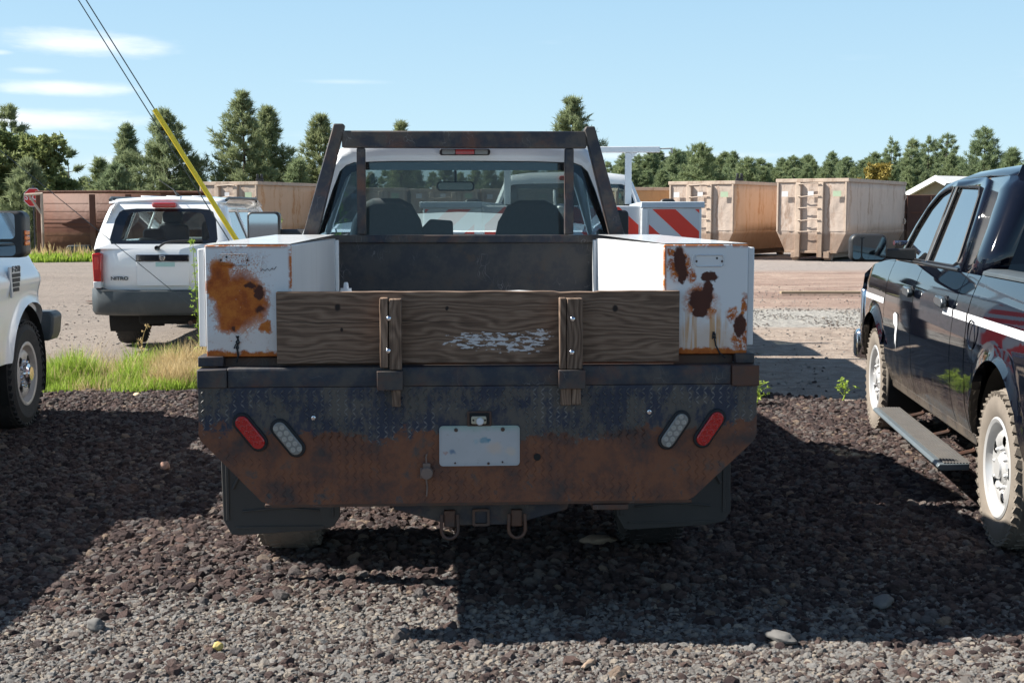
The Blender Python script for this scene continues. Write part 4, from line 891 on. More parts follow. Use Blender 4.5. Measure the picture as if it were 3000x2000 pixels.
    # running board
    for sgn, xo in ((1, 0.), (-1, WD)):
        x0, x1 = xo - sgn * .10, xo + sgn * .07
        rb = MB().prism([(x0, .235), (x0 + sgn * .012, .252), (x1, .256), (x1, .222), (x0 + sgn * .02, .215)], 'y', .78, 2.86).build('running_board', simple('board_grey', (.13, .155, .17), .4, metal=.3) if sgn > 0 else M_GREYP, T, bevel=.004)
        for k in range(9):
            xx = x0 + sgn * (.038 + .0165 * k); MB().box(min(xx, xx + sgn * .009), max(xx, xx + sgn * .009), .79, 2.84, .2545, .2605).build('grip_rib', M_BOARDTOP, rb)
        for y in (1.1, 1.75, 2.5):
            MB().tube([(x1 - sgn * .02, y, .24), (xo + sgn * .17, y + .01, .27), (xo + sgn * .26, y + .02, .40)], .014, 6).build('board_bracket', M_RUSTST, rb)
    for x, s in ((.135, -1), (WD - .135, 1)):
        wheel(T, (x, 0, .385), .385, .27, .232, s, M_STEELW, M_DUSTRUB, 42, 5, dish=.02); wheel(T, (x, 3.45, .385), .385, .27, .232, s, M_STEELW, M_DUSTRUB, 42, 5, dish=.02)
    # spotlight by the windshield
    sl = MB().lathe([(0, -.07), (.05, -.05), (.072, 0), (.075, .03), (.07, .035), (0, .04)], (.23, 3.02, 1.42), 'y', 20); sl.build('spotlight', M_BLACKP, T, fix=False)
    MB().tube([(.03, 2.95, 1.395), (.17, 3.0, 1.395)], .016, 10).build('spotlight_handle', M_CHROME, T)
    MB().box(.35, .40, 4.5, 4.52, .5, .52).build('licence_tab', M_CHROME, T)
    return T
black_pickup()

# ------------------------------------------------------------------ white pickup at the left edge (right side faces us, x = 0 local)
def white_pickup():
    T = thing('white_pickup', 'white pickup with black towing mirror and dark steel wheel, cut by the left edge', 'pickup truck', (-3.2, 0, 0), 0)
    WD = 2.0
    def xf(y, z):
        v = .0
        if z > 1.05: v = .10 * ((z - 1.05) / .30) ** 1.8
        elif z < .6: v = .05 * ((.6 - z) / .25) ** 1.5
        if 1.0 < z < 1.25 and y > 4.2: v -= .03 * math.exp(-((z - 1.12) / .07) ** 2)
        if y > 5.15: v += .35 * ((y - 5.15) / .5) ** 2
        return v
    AR = [(4.97, .44, .50), (1.25, .44, .50)]
    top = lambda y: 1.36 - (.02 if y < 4.7 else .02 + .14 * max(0, (y - 4.7) / .9) ** 1.6)
    for sgn, xo in ((-1, 0.), (1, -WD)):
        side_panel(T, 'front_fender', 4.16, 5.58, .54, top, xf, M_WHITE2, AR, sgn=sgn, xo=xo)
        side_panel(T, 'front_door', 3.05, 4.15, .45, 1.36, xf, M_WHITE2, [], sgn=sgn, xo=xo)
        side_panel(T, 'rear_door', 2.3, 3.04, .45, 1.36, xf, M_WHITE2, [], sgn=sgn, xo=xo)
        side_panel(T, 'bed_side', -.3, 2.24, .5, 1.38, xf, M_WHITE2, AR, sgn=sgn, xo=xo)
        for cy, cz, ra in AR: wheel_well(T, cy, cz, ra - .02, xo + sgn * .03, xo + sgn * .5)
        for y in (4.93, 1.25): wheel(T, (xo + sgn * .14, y, .41), .41, .26, .225, -sgn, M_STEELG, M_RUBBER, 44, 4, dish=.05)
        ng = MB(); ng.v = [(xo + sgn * (.10 + .42 * (z - 1.36)), y, z) for y, z in ((2.35, 1.38), (4.1, 1.38), (3.55, 1.86), (2.42, 1.86))]; ng.f = [(0, 1, 2, 3)]; ng.m = [0]; ng.build('side_window', M_TINT2, T, smooth=0)
        MB().tube([(xo + sgn * .10, 4.16, 1.37), (xo + sgn * .30, 3.57, 1.88), (xo + sgn * .31, 2.4, 1.90), (xo + sgn * .10, 2.3, 1.37)], .045, 8).build('window_frame', M_WHITE2, T)
    MB().grid([[(-.12 - (WD - .24) * t, y, zz + .04 * math.sin(math.pi * t)) for t in [k / 10 for k in range(11)]] for y, zz in ((4.1, 1.36), (4.7, 1.345), (5.2, 1.29), (5.45, 1.23), (5.56, 1.10))]).build('hood', M_WHITE2, T, smooth=60)
    MB().grid([[(-.33 - (WD - .66) * t, y, zz + .05 * math.sin(math.pi * t)) for t in [k / 8 for k in range(9)]] for y, zz in ((2.35, 1.90), (2.9, 1.93), (3.55, 1.88))]).build('roof', M_WHITE2, T, smooth=60, solid=.02)
    MB().box(-WD + .1, -.1, -.2, 5.3, .45, 1.0).build('inner_shell', M_DARK, T)
    MB().grid([[(-.12 - (WD - .24) * t, 4.15 + .1 * math.sin(math.pi * t), 1.37) for t in (0, .25, .5, .75, 1)], [(-.32 - (WD - .64) * t, 3.57 + .08 * math.sin(math.pi * t), 1.88) for t in (0, .25, .5, .75, 1)]]).build('windshield', M_TINT2, T)
    MB().box(-WD + .08, -.08, 2.26, 2.30, .5, 1.36).build('cab_rear_panel', M_WHITE2, T); MB().box(-WD + .35, -.35, 2.3, 2.32, 1.36, 1.88).build('rear_window', M_TINT, T)
    MB().prism([(.015, .66), (.03, .80), (-.01, .83), (-.6, .83), (-.6, .60), (-.01, .60)], 'y', 5.48, 5.72).build('front_bumper', M_GREYP, T, bevel=.02)
    MB().box(-WD, -.6, 5.55, 5.75, .60, .83).build('bumper_middle', M_CHROME, T, bevel=.03)
    MB().box(-.13, -.085, 5.36, 5.50, .92, 1.14).build('headlight', M_AMBER, T, bevel=.015)
    # vent badge on the fender
    vb = MB().prism([(4.50, 1.00), (4.47, 1.22), (4.72, 1.22), (4.70, 1.10), (4.60, 1.06)], 'x', .012, .028).build('fender_vent', M_SILVER, T, bevel=.004)
    for k in range(4): MB().box(.027, .032, 4.515 + .004 * k, 4.69 - .012 * k, 1.145 - .034 * k, 1.172 - .034 * k).build('vent_slot', M_GASKET, vb)
    text_obj('vent_badge_text', 'F-250', .062, M_GREYP, vb, (.031, 4.60, 1.202), (R(90), 0, R(90)), .002, .001, 1.25)
    # towing mirror facing us
    mh = MB().prism(rrect(.25, .305, .05, 6, .228, 1.463), 'y', 3.78, 3.92).build('towing_mirror', M_BLACKP, T, bevel=.025, seg=3)
    MB().prism(rrect(.185, .170, .03, 5, .200, 1.518), 'y', 3.774, 3.782).build('mirror_glass', M_MIRRORM, mh); MB().prism(rrect(.185, .090, .03, 5, .200, 1.367), 'y', 3.774, 3.782).build('spotter_glass', M_MIRRORD, mh)
    for k in range(3): MB().box(.348, .362, 3.775, 3.86, 1.39 + .034 * k, 1.420 + .034 * k).build('signal_lens', M_AMBER, mh, bevel=.006)
    MB().tube([(.12, 3.86, 1.47), (-.10, 3.9, 1.43)], .035, 8).build('mirror_arm', M_BLACKP, mh)
    return T
white_pickup()

# ------------------------------------------------------------------ white sport utility behind the left tool box
def white_suv():
    T = thing('white_suv', 'white boxy sport utility seen from behind under the yellow cable guard', 'suv', (-3.33, 10.4, 0), R(-1.5))
    H = .80
    def xf(y, z):
        v = .02 * abs(z - .95)
        if z < .6: v += .04
        return v
    AR = [(.95, .38, .45), (3.72, .38, .45)]
    for sgn, xo in ((1, -H - .01), (-1, H + .01)):
        side_panel(T, 'body_side', .10, 4.35, .42, 1.21, xf, M_WHITE2, AR, sgn=sgn, xo=xo)
        for cy, cz, ra in AR: wheel_well(T, cy, cz, ra - .02, xo + sgn * .03, xo + sgn * .5)
        for y in (.95, 3.72): wheel(T, (xo + sgn * .21, y, .385), .385, .28, .22, -sgn, M_STEELG, M_RUBBER, 40)
        # side glass area: frame ring and panes
        g = lambda z: .01 + .17 * max(0, z - 1.21) / .42
        X = lambda y, z, d=0: (xo + sgn * (g(z) - d), y, z)
        pr = MB()
        prs = [(.14, .42), (1.28, 1.36), (2.30, 2.38)]
        for a, b in prs: pr.grid([[X(a + .12 * (z - 1.21) * (a < .2), z), X(b + .12 * (z - 1.21) * (a < .2), z)] for z in (1.20, 1.4, 1.66)])
        pr.grid([[X(y, 1.62), X(y, 1.72, -.02)] for y in (.2, 1., 2., 3.1)]); pr.grid([[X(y, 1.19), X(y, 1.27)] for y in (.14, 1., 2., 3.3)])
        pr.tube([X(3.45, 1.22), X(3.12, 1.5), X(2.95, 1.70)], .04, 8)
        pr.build('window_frame', M_WHITE2, T, smooth=40, solid=.012)
        for a, b in ((.42, 1.28), (1.36, 2.30), (2.38, 3.2)):
            q = MB(); q.v = [X(a, 1.26, -.012), X(b, 1.26, -.012), X(b - (.22 if b > 3 else 0), 1.62, -.012), X(a, 1.62, -.012)]; q.f = [(0, 1, 2, 3)]; q.m = [0]; q.build('side_window', M_GLASS if a > 1 else M_TINT2, T, smooth=0)
        MB().tube([(xo + sgn * .13, .35, 1.755), (xo + sgn * .12, .45, 1.78), (xo + sgn * .12, 2.4, 1.79), (xo + sgn * .13, 2.5, 1.755)], .018, 8).build('roof_rail', M_GREYP, T)
    # rear face: ring round the window, then the tailgate below
    o = [(-H, 1.19), (-.785, 1.30), (-.715, 1.56), (-.67, 1.68), (-.60, 1.735), (-.40, 1.765), (.40, 1.765), (.60, 1.735), (.67, 1.68), (.715, 1.56), (.785, 1.30), (H, 1.19)]
    i = [(-.60, 1.245), (-.622, 1.30), (-.585, 1.52), (-.545, 1.615), (-.50, 1.642), (-.35, 1.655), (.35, 1.655), (.50, 1.642), (.545, 1.615), (.585, 1.52), (.622, 1.30), (.60, 1.245)]
    yo = lambda z: .02 + .30 * max(0, z - 1.19) / .57
    ring = MB(); ring.grid([[(x * 1.005, yo(z) + .14, z + .004) for x, z in o], [(x, yo(z) + .03, z) for x, z in o], [(x * .985, yo(z), z - .008) for x, z in o], [(x, yo(z) - .005, z) for x, z in i]])
    ring.grid([[(x, yo(z) - .005, z) for x, z in (i[0], (0, 1.245), i[-1])], [(x, yo(1.19), 1.19) for x in (-.79, 0, .79)]])
    ring.build('tailgate_frame', M_WHITE2, T, smooth=60)
    gl = MB(); gl.v = [(x, yo(z), z) for x, z in i]; gl.f = [tuple(range(12))]; gl.m = [0]; gw = gl.build('rear_window', M_GLASS, T, smooth=0)
    bd = MB(); i2 = [(x * .80 + (.01 if x > 0 else -.01) * 0, 1.285 if z < 1.27 else 1.30 if z < 1.4 else z - .028 - .01 * (z > 1.6)) for x, z in i]; i2[0] = (-.47, 1.285); i2[-1] = (.50, 1.285); i2[1] = (-.50, 1.31); i2[-2] = (.53, 1.31)
    bd.strip([(x, yo(z) + .006, z) for x, z in i], [(x, yo(z) + .006, z) for x, z in i2], closed=True); bd.build('window_border', M_BAND, gw, smooth=0)
    tg = MB(); prof = [(.02, 1.19), (.0, 1.14), (-.012, 1.05), (-.015, .95), (-.005, .80), (.02, .715)]
    tg.grid([[(x * (1 - .0 * k), y + .09 * (abs(x) / .74) ** 6, z) for x in [-.74 + 1.48 * j / 16 for j in range(17)]] for k, (y, z) in enumerate(prof)]); tg.build('tailgate', M_WHITE2, T, smooth=60)
    for s in (-1, 1):
        tl = MB().prism([(s * .715, .735), (s * .70, 1.13), (s * .725, 1.145), (s * .81, 1.135), (s * .795, .735)], 'y', -.02, .22).build('tail_light', M_RED, T, bevel=.012)
        MB().prism([(s * .712, .738), (s * .712, .815), (s * .80, .815), (s * .797, .738)], 'y', -.026, .2).build('reverse_lens', M_WHTREFL, tl, bevel=.008)
        MB().prism([(s * .735, .95), (s * .735, 1.10), (s * .78, 1.10), (s * .78, .95)], 'y', -.024, .0).build('lens', simple('bright_red_lens', (.6, .03, .02), .15, coat=1) if s < 0 else M_RED, tl, bevel=.006)
    bp = MB(); bprof = [(-.03, .715), (-.10, .70), (-.115, .60), (-.10, .47), (-.04, .425), (.2, .42)]
    bp.grid([[(x * (.985 if k in (0, 4) else 1), y + .16 * (abs(x) / .835) ** 5, z + (.025 if k < 2 and abs(x) > .7 else 0)) for x in [-.835 + 1.67 * j / 18 for j in range(19)]] for k, (y, z) in enumerate(bprof)])
    bpo = bp.build('rear_bumper', M_GREYP, T, smooth=50, solid=.01); MB().box(-.70, .70, -.08, .02, .708, .716).build('bumper_step', M_GREYP, bpo, bevel=.003)
    MB().box(-.305, .305, -.035, .0, 1.045, 1.125).build('handle_garnish', M_BAND, T, bevel=.01)
    em = MB(); em.prism([(-.03, 1.115), (.03, 1.115), (.034, 1.085), (.016, 1.055), (-.016, 1.055), (-.034, 1.085)], 'y', -.042, -.034); em.build('ram_emblem', M_CHROME, T, bevel=.004)
    em2 = MB(); em2.tube([(-.006, -.043, 1.10), (-.026, -.043, 1.105), (-.028, -.043, 1.085), (-.016, -.043, 1.08)], .003, 5); em2.tube([(.006, -.043, 1.10), (.026, -.043, 1.105), (.028, -.043, 1.085), (.016, -.043, 1.08)], .003, 5); em2.tube([(0, -.044, 1.11), (0, -.046, 1.065)], .005, 5); em2.build('ram_emblem_relief', M_GASKET, T)
    rc = MB().box(-.30, .30, -.020, -.014, .765, 1.04).build('plate_recess', M_WHITE2, T, bevel=.01)
    MB().box(-.08, .14, -.0225, -.0205, .985, 1.035).build('faded_plate_top', simple('teal_smudge', (.38, .58, .56), .5), T)
    text_obj('tailgate_text', 'NITRO', .058, M_GREYP, T, (-.50, -.018, .848), (R(90), 0, 0), .003, .0015, 1.15)
    MB().prism(rrect(.275, .055, .02, 4, -.02, 1.695), 'y', .20, .30).build('third_brake_light', M_RED, T, bevel=.01)
    wp = MB().tube([(-.06, -.02, 1.20), (.02, .0, 1.255), (.10, .02, 1.275), (.45, .04, 1.285)], .013, 8); wp.lathe([(.028, -.03), (.028, .02), (0, .02)], (-.06, .0, 1.20), 'y', 12); wp.build('rear_wiper', M_BLACKP, T, fix=False)
    rf = MB().grid([[(-.68 + 1.36 * t, y, zz + .035 * math.sin(math.pi * t)) for t in [k / 12 for k in range(13)]] for y, zz in ((.30, 1.72), (.5, 1.755), (1.5, 1.775), (2.6, 1.76), (3.0, 1.70))]).build('roof', M_WHITE2, T, smooth=60, solid=.02)
    for x in (-.3, 0, .3): MB().box(x - .06, x + .06, .5, 2.6, 1.79, 1.808).build('roof_rib', M_WHITE2, rf, bevel=.008)
    MB().tube([(.06, .62, 1.80), (.03, .5, 1.88), (-.09, .3, 1.99)], [.02, .007, .004], 6).build('antenna', M_BLACKP, T)
    MB().grid([[(x, 3.45, 1.22) for x in (-.76, 0, .76)], [(x, 2.98, 1.70) for x in (-.62, 0, .62)]]).build('windshield', M_GLASS, T)
    MB().box(-.78, .78, 3.4, 4.45, .45, 1.18).build('hood', M_WHITE2, T, bevel=.06); MB().box(-.75, .75, .15, 3.5, .42, .55).build('floor_pan', M_DARK, T)
    MB().box(-.70, .70, 3.0, 3.3, .9, 1.25).build('dashboard', M_BLACKP, T, bevel=.03)
    for x, y, zt in ((-.36, 2.1, 1.52), (.22, 2.1, 1.56), (-.40, 1.2, 1.30), (.40, 1.2, 1.30)):
        s_ = MB().prism(rrect(.40, zt - .7 if zt < 1.4 else zt - .8, .08, 4, x, .7 + (zt - .7) / 2), 'y', y, y + .13).build('seat', M_SEAT, T, bevel=.03)
        MB().prism(rrect(.26, .16, .05, 4, x, zt + .03), 'y', y + .02, y + .11).build('headrest', M_SEAT, s_, bevel=.02)
    MB().tube([(.44 + .17 * math.cos(a), 2.85 + .05 * math.sin(a), 1.23 + .16 * math.sin(a)) for a in [k * math.pi / 12 for k in range(24)]], .014, 8, closed=True).build('steering_wheel', M_BLACKP, T)
    MB().box(-.35, .35, .2, .6, .30, .42).build('spare_carrier', M_DARK, T, bevel=.03); MB().tube([(.3, .0, .33), (.3, 1.2, .36)], .03, 8).build('exhaust_pipe', M_RUSTST, T)
    MB().tube([(-.62, .95, .385), (.62, .95, .385)], .045, 8).lathe([(0, -.12), (.1, -.1), (.13, 0), (.1, .1), (0, .12)], (0, .95, .37), 'y', 12).build('rear_axle', M_DARK, T)
    return T
white_suv()

# ------------------------------------------------------------------ white service truck behind the flatbed
def service_truck():
    T = thing('service_truck', 'white service truck with red and white striped bins and ladder rack, behind the flatbed', 'service truck', (.93, 6.5, 0), R(-6.6))
    pickup_cab(T, 3.55, lowz=.7, belt=1.50, glassm=M_GLASS, zs=1.0, seats=True)
    MB().prism(rrect(.20, .05, .02, 4, 0, 2.0), 'y', 3.56, 3.64).build('third_brake_light', M_RED, T, bevel=.008)
    b = MB()
    for s in (-1, 1):
        bx = MB().box(min(s * .70, s * 1.22), max(s * .70, s * 1.22), 0, 3.3, .62, 1.645).build('service_bin', M_WHITE, T, bevel=.006)
        MB().box(min(s * .695, s * 1.245), max(s * .695, s * 1.245), -.02, 3.32, 1.646, 1.70).build('bin_lid', simple('lid_grey_white', (.50, .56, .62), .35) if s > 0 else bpy.data.materials['lid_grey_white'] if 'lid_grey_white' in bpy.data.materials else M_WHITE, bx, bevel=.006)
        MB().box(min(s * .70, s * .755), max(s * .70, s * .755), -.012, -.001, .62, 1.64).build('bin_corner_post', M_WHITE, bx, bevel=.004)
        xa, xb = (.765, 1.20) if s > 0 else (-1.20, -.765)
        stripes(bx, xa, xb, .64, 1.635, -.004, s)
        wheel(T, (s * .95, 1.0, .40), .40, .27, .21, s); wheel(T, (s * .88, 5.9, .40), .40, .25, .21, s)
    tg = MB().box(-.69, .69, .02, .07, .80, 1.665).build('tailgate', M_WHITE, T, bevel=.005)
    stripes(tg, -.675, -.01, 1.245, 1.655, .017, -1); stripes(tg, .01, .675, 1.245, 1.655, .017, 1)
    stripes(tg, -.675, -.01, .83, 1.225, .017, -1); stripes(tg, .01, .675, .83, 1.225, .017, 1)
    MB().box(-.68, .68, .005, .016, 1.228, 1.243).build('tailgate_seam', M_WHITE, tg)
    MB().box(-1.2, 1.2, -.25, -.02, .50, .62).build('rear_bumper', M_CHROME, T, bevel=.02); MB().box(-.69, .69, .1, 3.3, .78, .82).build('bed_floor', M_DARK, T)
    MB().box(-.5, .5, .1, 6.5, .5, .75).build('chassis_frame', M_DARK, T)
    # ladder rack
    for s in (-1, 1):
        MB().box(s * .68 - .037, s * .68 + .037, 3.30, 3.37, 1.70, 2.275).build('rack_post', M_WHITE, T, bevel=.006)
        MB().prism([(s * .68 + s * .036, 2.274), (s * .68 + s * .036, 2.20), (s * .68 + s * .10, 2.274)], 'y', 3.31, 3.35).build('rack_gusset', M_WHITE, T)
    MB().box(-1.03, 1.03, 3.285, 3.375, 2.276, 2.342).build('rack_crossbar', M_WHITE, T, bevel=.008)
    MB().prism([(1.03, 2.325), (1.17, 2.328), (1.175, 2.27), (1.155, 2.27), (1.15, 2.312), (1.03, 2.31)], 'y', 3.31, 3.35).build('rack_hook', simple('weathered_hook', (.45, .44, .40), .5), T, bevel=.003)
    # grab handle, latch bits and work lamp seen through the windows
    hm = MB().tube([(-.05, -.02, 1.62), (-.06, -.06, 1.72), (-.06, -.04, 1.80)], .014, 6); hm.lathe([(.05, .0), (.055, .02), (.03, .05), (0, .05)], (.0, -.03, 1.63), 'y', 16, sg=-1); hm.build('work_lamp', M_WHITE, T, fix=False)
    for s in (-1, 1):
        mh = MB().prism(rrect(.20, .28, .06, 5, s * 1.22, 1.64), 'y', 4.9, 5.0).build('door_mirror', M_BLACKP, T, bevel=.02)
        MB().tube([(s * 1.15, 4.95, 1.56), (s * .92, 4.9, 1.50)], .03, 8).build('mirror_arm', M_BLACKP, mh)
    MB().box(.80, .99, -.10, -.04, 1.02, 1.10).build('tail_light', M_RED, T, bevel=.01)
    return T
def stripes(parent, x0, x1, z0, z1, y, s):
    """diagonal red and white sheeting, red bands falling away from the centre line"""
    MB().box(x0, x1, y, y + .003, z0, z1).build('white_sheet', M_WHTREFL, parent)
    w = .16; per = .34; dir_ = s
    k = -8
    while k < 12:
        # band: z = zc - dir*(x) ; clip polygon of band with rectangle
        poly = [(x0, z0), (x1, z0), (x1, z1), (x0, z1)]
        c0 = k * per; c1 = c0 + w * 1.15
        xr = x0 if s > 0 else x1
        fn = lambda p: (p[1] - z0) + .92 * s * (p[0] - xr)
        def clip(P, g):
            out = []
            for i in range(len(P)):
                a, b = P[i], P[(i + 1) % len(P)]; ga, gb = g(a), g(b)
                if ga >= 0: out.append(a)
                if ga * gb < 0: t = ga / (ga - gb); out.append((a[0] + (b[0] - a[0]) * t, a[1] + (b[1] - a[1]) * t))
            return out
        poly = clip(poly, lambda p: fn(p) - c0)
        if len(poly) > 2: poly = clip(poly, lambda p: c1 - fn(p))
        if len(poly) > 2: MB().prism(poly, 'y', y - .0015, y + .001).build('red_stripe', M_REDREFL, parent, smooth=0)
        k += 1
simple('lid_grey_white', (.50, .56, .62), .35)
service_truck()
# ------------------------------------------------------------------ ground sheet
def gh(x, y):
    n = .022 * mnoise.noise(Vector((x * .35, y * .35, 1.3))) + .010 * mnoise.noise(Vector((x * 1.3, y * 1.3, 4.7)))
    near = max(0, min(1, (7.5 - y) / 2.0))
    far = max(0, min(1, (y - 7) / 4)) * .03 * mnoise.noise(Vector((x * .06, y * .55, 9.)))
    berm = .05 * math.exp(-((y - 6.4) / .7) ** 2) * (1 if x < -1 else .3)
    return n * (.4 + .6 * near) + far + berm - .012
def axis_pts(a, b, fine0, fine1, step):
    l = list(np.arange(fine0, fine1, step)); s = step; p = fine0; lo = []
    while p > a: s *= 1.22; p -= s; lo.append(max(p, a))
    s = step; p = l[-1]; hi = []
    while p < b: s *= 1.22; p += s; hi.append(min(p, b))
    return list(reversed(lo)) + l + hi
gx = axis_pts(-900, 900, -6, 8, .14); gy = axis_pts(-200, 1800, -2.2, 16, .14)
g = MB(); g.grid([[(x, y, gh(x, y)) for x in gx] for y in gy])
ground = g.build('ground', M_GROUND, None, smooth=180, fix=False); ground['kind'] = 'structure'

# ------------------------------------------------------------------ loose stones: points carrying their own size, turn and tone, one rock instanced on each
def stones(name, n, xr, yr, size, mat, dens, seed, sub=2, sink=.25, flat=.8, tone_shift=None):
    rs = np.random.RandomState(seed); x = rs.uniform(*xr, n); y = rs.uniform(*yr, n); keep = rs.rand(n) < dens(x, y); x = x[keep]; y = y[keep]; n = len(x)
    s = np.exp(rs.normal(math.log(size), .42, n)).clip(size * .4, size * 3.2)
    z = np.array([gh(a, b) for a, b in zip(x, y)]) + s * sink + rs.rand(n) * size * .5
    me = bpy.data.meshes.new(name); me.from_pydata(np.stack([x, y, z], 1).tolist(), [], [])
    sc = np.stack([s * rs.uniform(.75, 1.35, n), s * rs.uniform(.75, 1.2, n), s * flat * rs.uniform(.7, 1.15, n)], 1)
    ro = np.stack([rs.uniform(-.5, .5, n), rs.uniform(-.5, .5, n), rs.uniform(0, 6.28, n)], 1)
    tone = rs.rand(n)
    if tone_shift: tone = np.clip(tone + tone_shift(x, y), 0, 1)
    a = me.attributes.new('rs', 'FLOAT_VECTOR', 'POINT'); a.data.foreach_set('vector', sc.ravel()); a = me.attributes.new('rr', 'FLOAT_VECTOR', 'POINT'); a.data.foreach_set('vector', ro.ravel())
    a = me.attributes.new('tone', 'FLOAT', 'POINT'); a.data.foreach_set('value', tone)
    a = me.attributes.new('pick', 'INT', 'POINT'); a.data.foreach_set('value', rs.randint(0, 6, n).astype('i4'))
    o = bpy.data.objects.new(name, me); COL.objects.link(o); me.materials.append(mat); o['kind'] = 'stuff'
    ng = bpy.data.node_groups.new(name + '_scatter', 'GeometryNodeTree'); ng.interface.new_socket('Geometry', in_out='INPUT', socket_type='NodeSocketGeometry'); ng.interface.new_socket('Geometry', in_out='OUTPUT', socket_type='NodeSocketGeometry')
    N = ng.nodes.new; L = ng.links.new; gi = N('NodeGroupInput'); go = N('NodeGroupOutput'); join = N('GeometryNodeJoinGeometry')
    for k in range(6):
        ic = N('GeometryNodeMeshIcoSphere'); ic.inputs['Radius'].default_value = 1; ic.inputs['Subdivisions'].default_value = sub
        sp_ = N('GeometryNodeSetPosition'); L(ic.outputs[0], sp_.inputs['Geometry'])
        nz = N('ShaderNodeTexNoise'); nz.noise_dimensions = '4D'; nz.inputs['W'].default_value = k * 7.3 + seed; nz.inputs['Scale'].default_value = .95; nz.inputs['Detail'].default_value = 2.5; nz.inputs['Roughness'].default_value = .7
        sb = N('ShaderNodeVectorMath'); sb.operation = 'SUBTRACT'; L(nz.outputs[1], sb.inputs[0]); sb.inputs[1].default_value = (.5, .5, .5)
        ml = N('ShaderNodeVectorMath'); ml.operation = 'SCALE'; L(sb.outputs[0], ml.inputs[0]); ml.inputs['Scale'].default_value = 1.9
        L(ml.outputs[0], sp_.inputs['Offset'])
        sm = N('GeometryNodeSetMaterial'); sm.inputs['Material'].default_value = mat; L(sp_.outputs[0], sm.inputs[0])
        gti = N('GeometryNodeGeometryToInstance'); L(sm.outputs[0], gti.inputs[0]); L(gti.outputs[0], join.inputs[0])
    iop = N('GeometryNodeInstanceOnPoints'); L(gi.outputs[0], iop.inputs['Points']); L(join.outputs[0], iop.inputs['Instance']); iop.inputs['Pick Instance'].default_value = True
    def attr(nm, ty):
        q = N('GeometryNodeInputNamedAttribute'); q.data_type = ty; q.inputs['Name'].default_value = nm; return q.outputs[0]
    L(attr('pick', 'INT'), iop.inputs['Instance Index']); L(attr('rs', 'FLOAT_VECTOR'), iop.inputs['Scale'])
    e = N('FunctionNodeEulerToRotation'); L(attr('rr', 'FLOAT_VECTOR'), e.inputs[0]); L(e.outputs[0], iop.inputs['Rotation'])
    L(iop.outputs[0], go.inputs[0]); md = o.modifiers.new('scatter', 'NODES'); md.node_group = ng
    return o
def vn(x, y, s, o=0): return np.array([mnoise.noise(Vector((a * s, b * s, o))) for a, b in zip(x, y)])
XR = (-4.3, 6.2)
inview = lambda x, y: (np.abs((x + .155) - .057 * (y + 4.95)) < .46 * (y + 4.95) + .9)
front = lambda x, y: np.clip((1.15 - y + .55 * vn(x, y, .6, 2.) - .38 * np.maximum(x - .2, 0) - .15 * np.maximum(-x - .8, 0)) / .9, 0, 1)       # 1 where the crushed pale stone lies
stones('cinder_gravel', 420000, XR, (-.9, 7.2), .0104, M_CINDER, lambda x, y: inview(x, y) * (1 - .93 * front(x, y)) * np.clip((6.3 + .55 * (x < -1.4) + .5 * vn(x, y, .9, 5.) - y) / .6, 0, 1) * .95, 3)
stones('crushed_gravel', 380000, (-3.2, 3.6), (-1.1, 2.0), .0058, M_PALEST, lambda x, y: inview(x, y) * (.14 + .86 * front(x, y)) * (y < 1.9), 5, sub=2, sink=.15)
stones('large_cinder', 900, XR, (-.9, 6.3), .019, M_CINDER, lambda x, y: inview(x, y) * .75, 8, sub=3, sink=.15)
stones('road_gravel', 60000, (-7, 13), (6.0, 24), .010, M_PALEST, lambda x, y: inview(x, y) * np.clip(.16 + .9 * (x > 1.5) * (y > 12.8) * (y < 16.8), 0, 1) * (vn(x, y, 1.1, 3.) > -.15), 9, sub=1, sink=.0)

def rock(name, label, loc, s, mat, seed=0, cat='stone'):
    bm = bmesh.new(); bmesh.ops.create_icosphere(bm, subdivisions=3, radius=1)
    for v in bm.verts:
        v.co *= 1 + .35 * mnoise.noise(v.co * 1.3 + Vector((seed, 0, 0))) + .10 * mnoise.noise(v.co * 4 + Vector((0, seed, 0)))
        v.co = Vector((v.co.x * s[0], v.co.y * s[1], v.co.z * s[2]))
    me = bpy.data.meshes.new(name); bm.to_mesh(me); bm.free(); me.materials.append(mat); me.polygons.foreach_set('use_smooth', [True] * len(me.polygons)); me.set_sharp_from_angle(angle=R(40))
    o = bpy.data.objects.new(name, me); COL.objects.link(o); o.location = loc; o.rotation_euler = (0, 0, seed * 1.7); return tag(o, label, cat)
S1 = simple('grey_rock', (.13, .125, .12), .9, var=.25, bmp=.5, bs=50); S2 = simple('tan_rock', (.30, .22, .16), .9, var=.2, bmp=.4, bs=40); S3 = simple('yellow_rock', (.55, .42, .14), .8); S4 = simple('pink_rock', (.34, .20, .15), .9)
rock('wood_chip', 'pale flat piece of wood on the cinders beside the dark wheel of the white pickup', (-2.74, 6.35, .05), (.075, .03, .014), M_WOODCHIP, 1, 'wood chip')
rock('stone', 'smooth grey stone lying in shade under the flatbed tail', (.62, 1.25, .02), (.085, .05, .025), S2, 2)
rock('stone', 'small orange-tan stone alone in the shade left of the flatbed', (-1.86, 3.2, .03), (.04, .03, .03), S4, 3)
rock('stone', 'tiny yellow stone on the pale gravel at lower left', (-.97, -.22, .015), (.02, .015, .016), S3, 4)
rock('stone', 'flat grey stone half sunk near the lower right edge of the shadow', (1.12, -.25, .02), (.06, .035, .022), S1, 5)
rock('stone', 'dull grey stone in the shade near the lower right corner', (1.66, .17, .02), (.055, .035, .025), S1, 6)
rock('stone', 'grey stone at the bottom left behind the shadow edge of the white pickup', (-1.48, .05, .02), (.04, .03, .025), S1, 7)
rock('stone', 'flat tan stone on the sunlit gravel below the long shadow', (.37, -.47, .01), (.045, .012, .008), S2, 8)

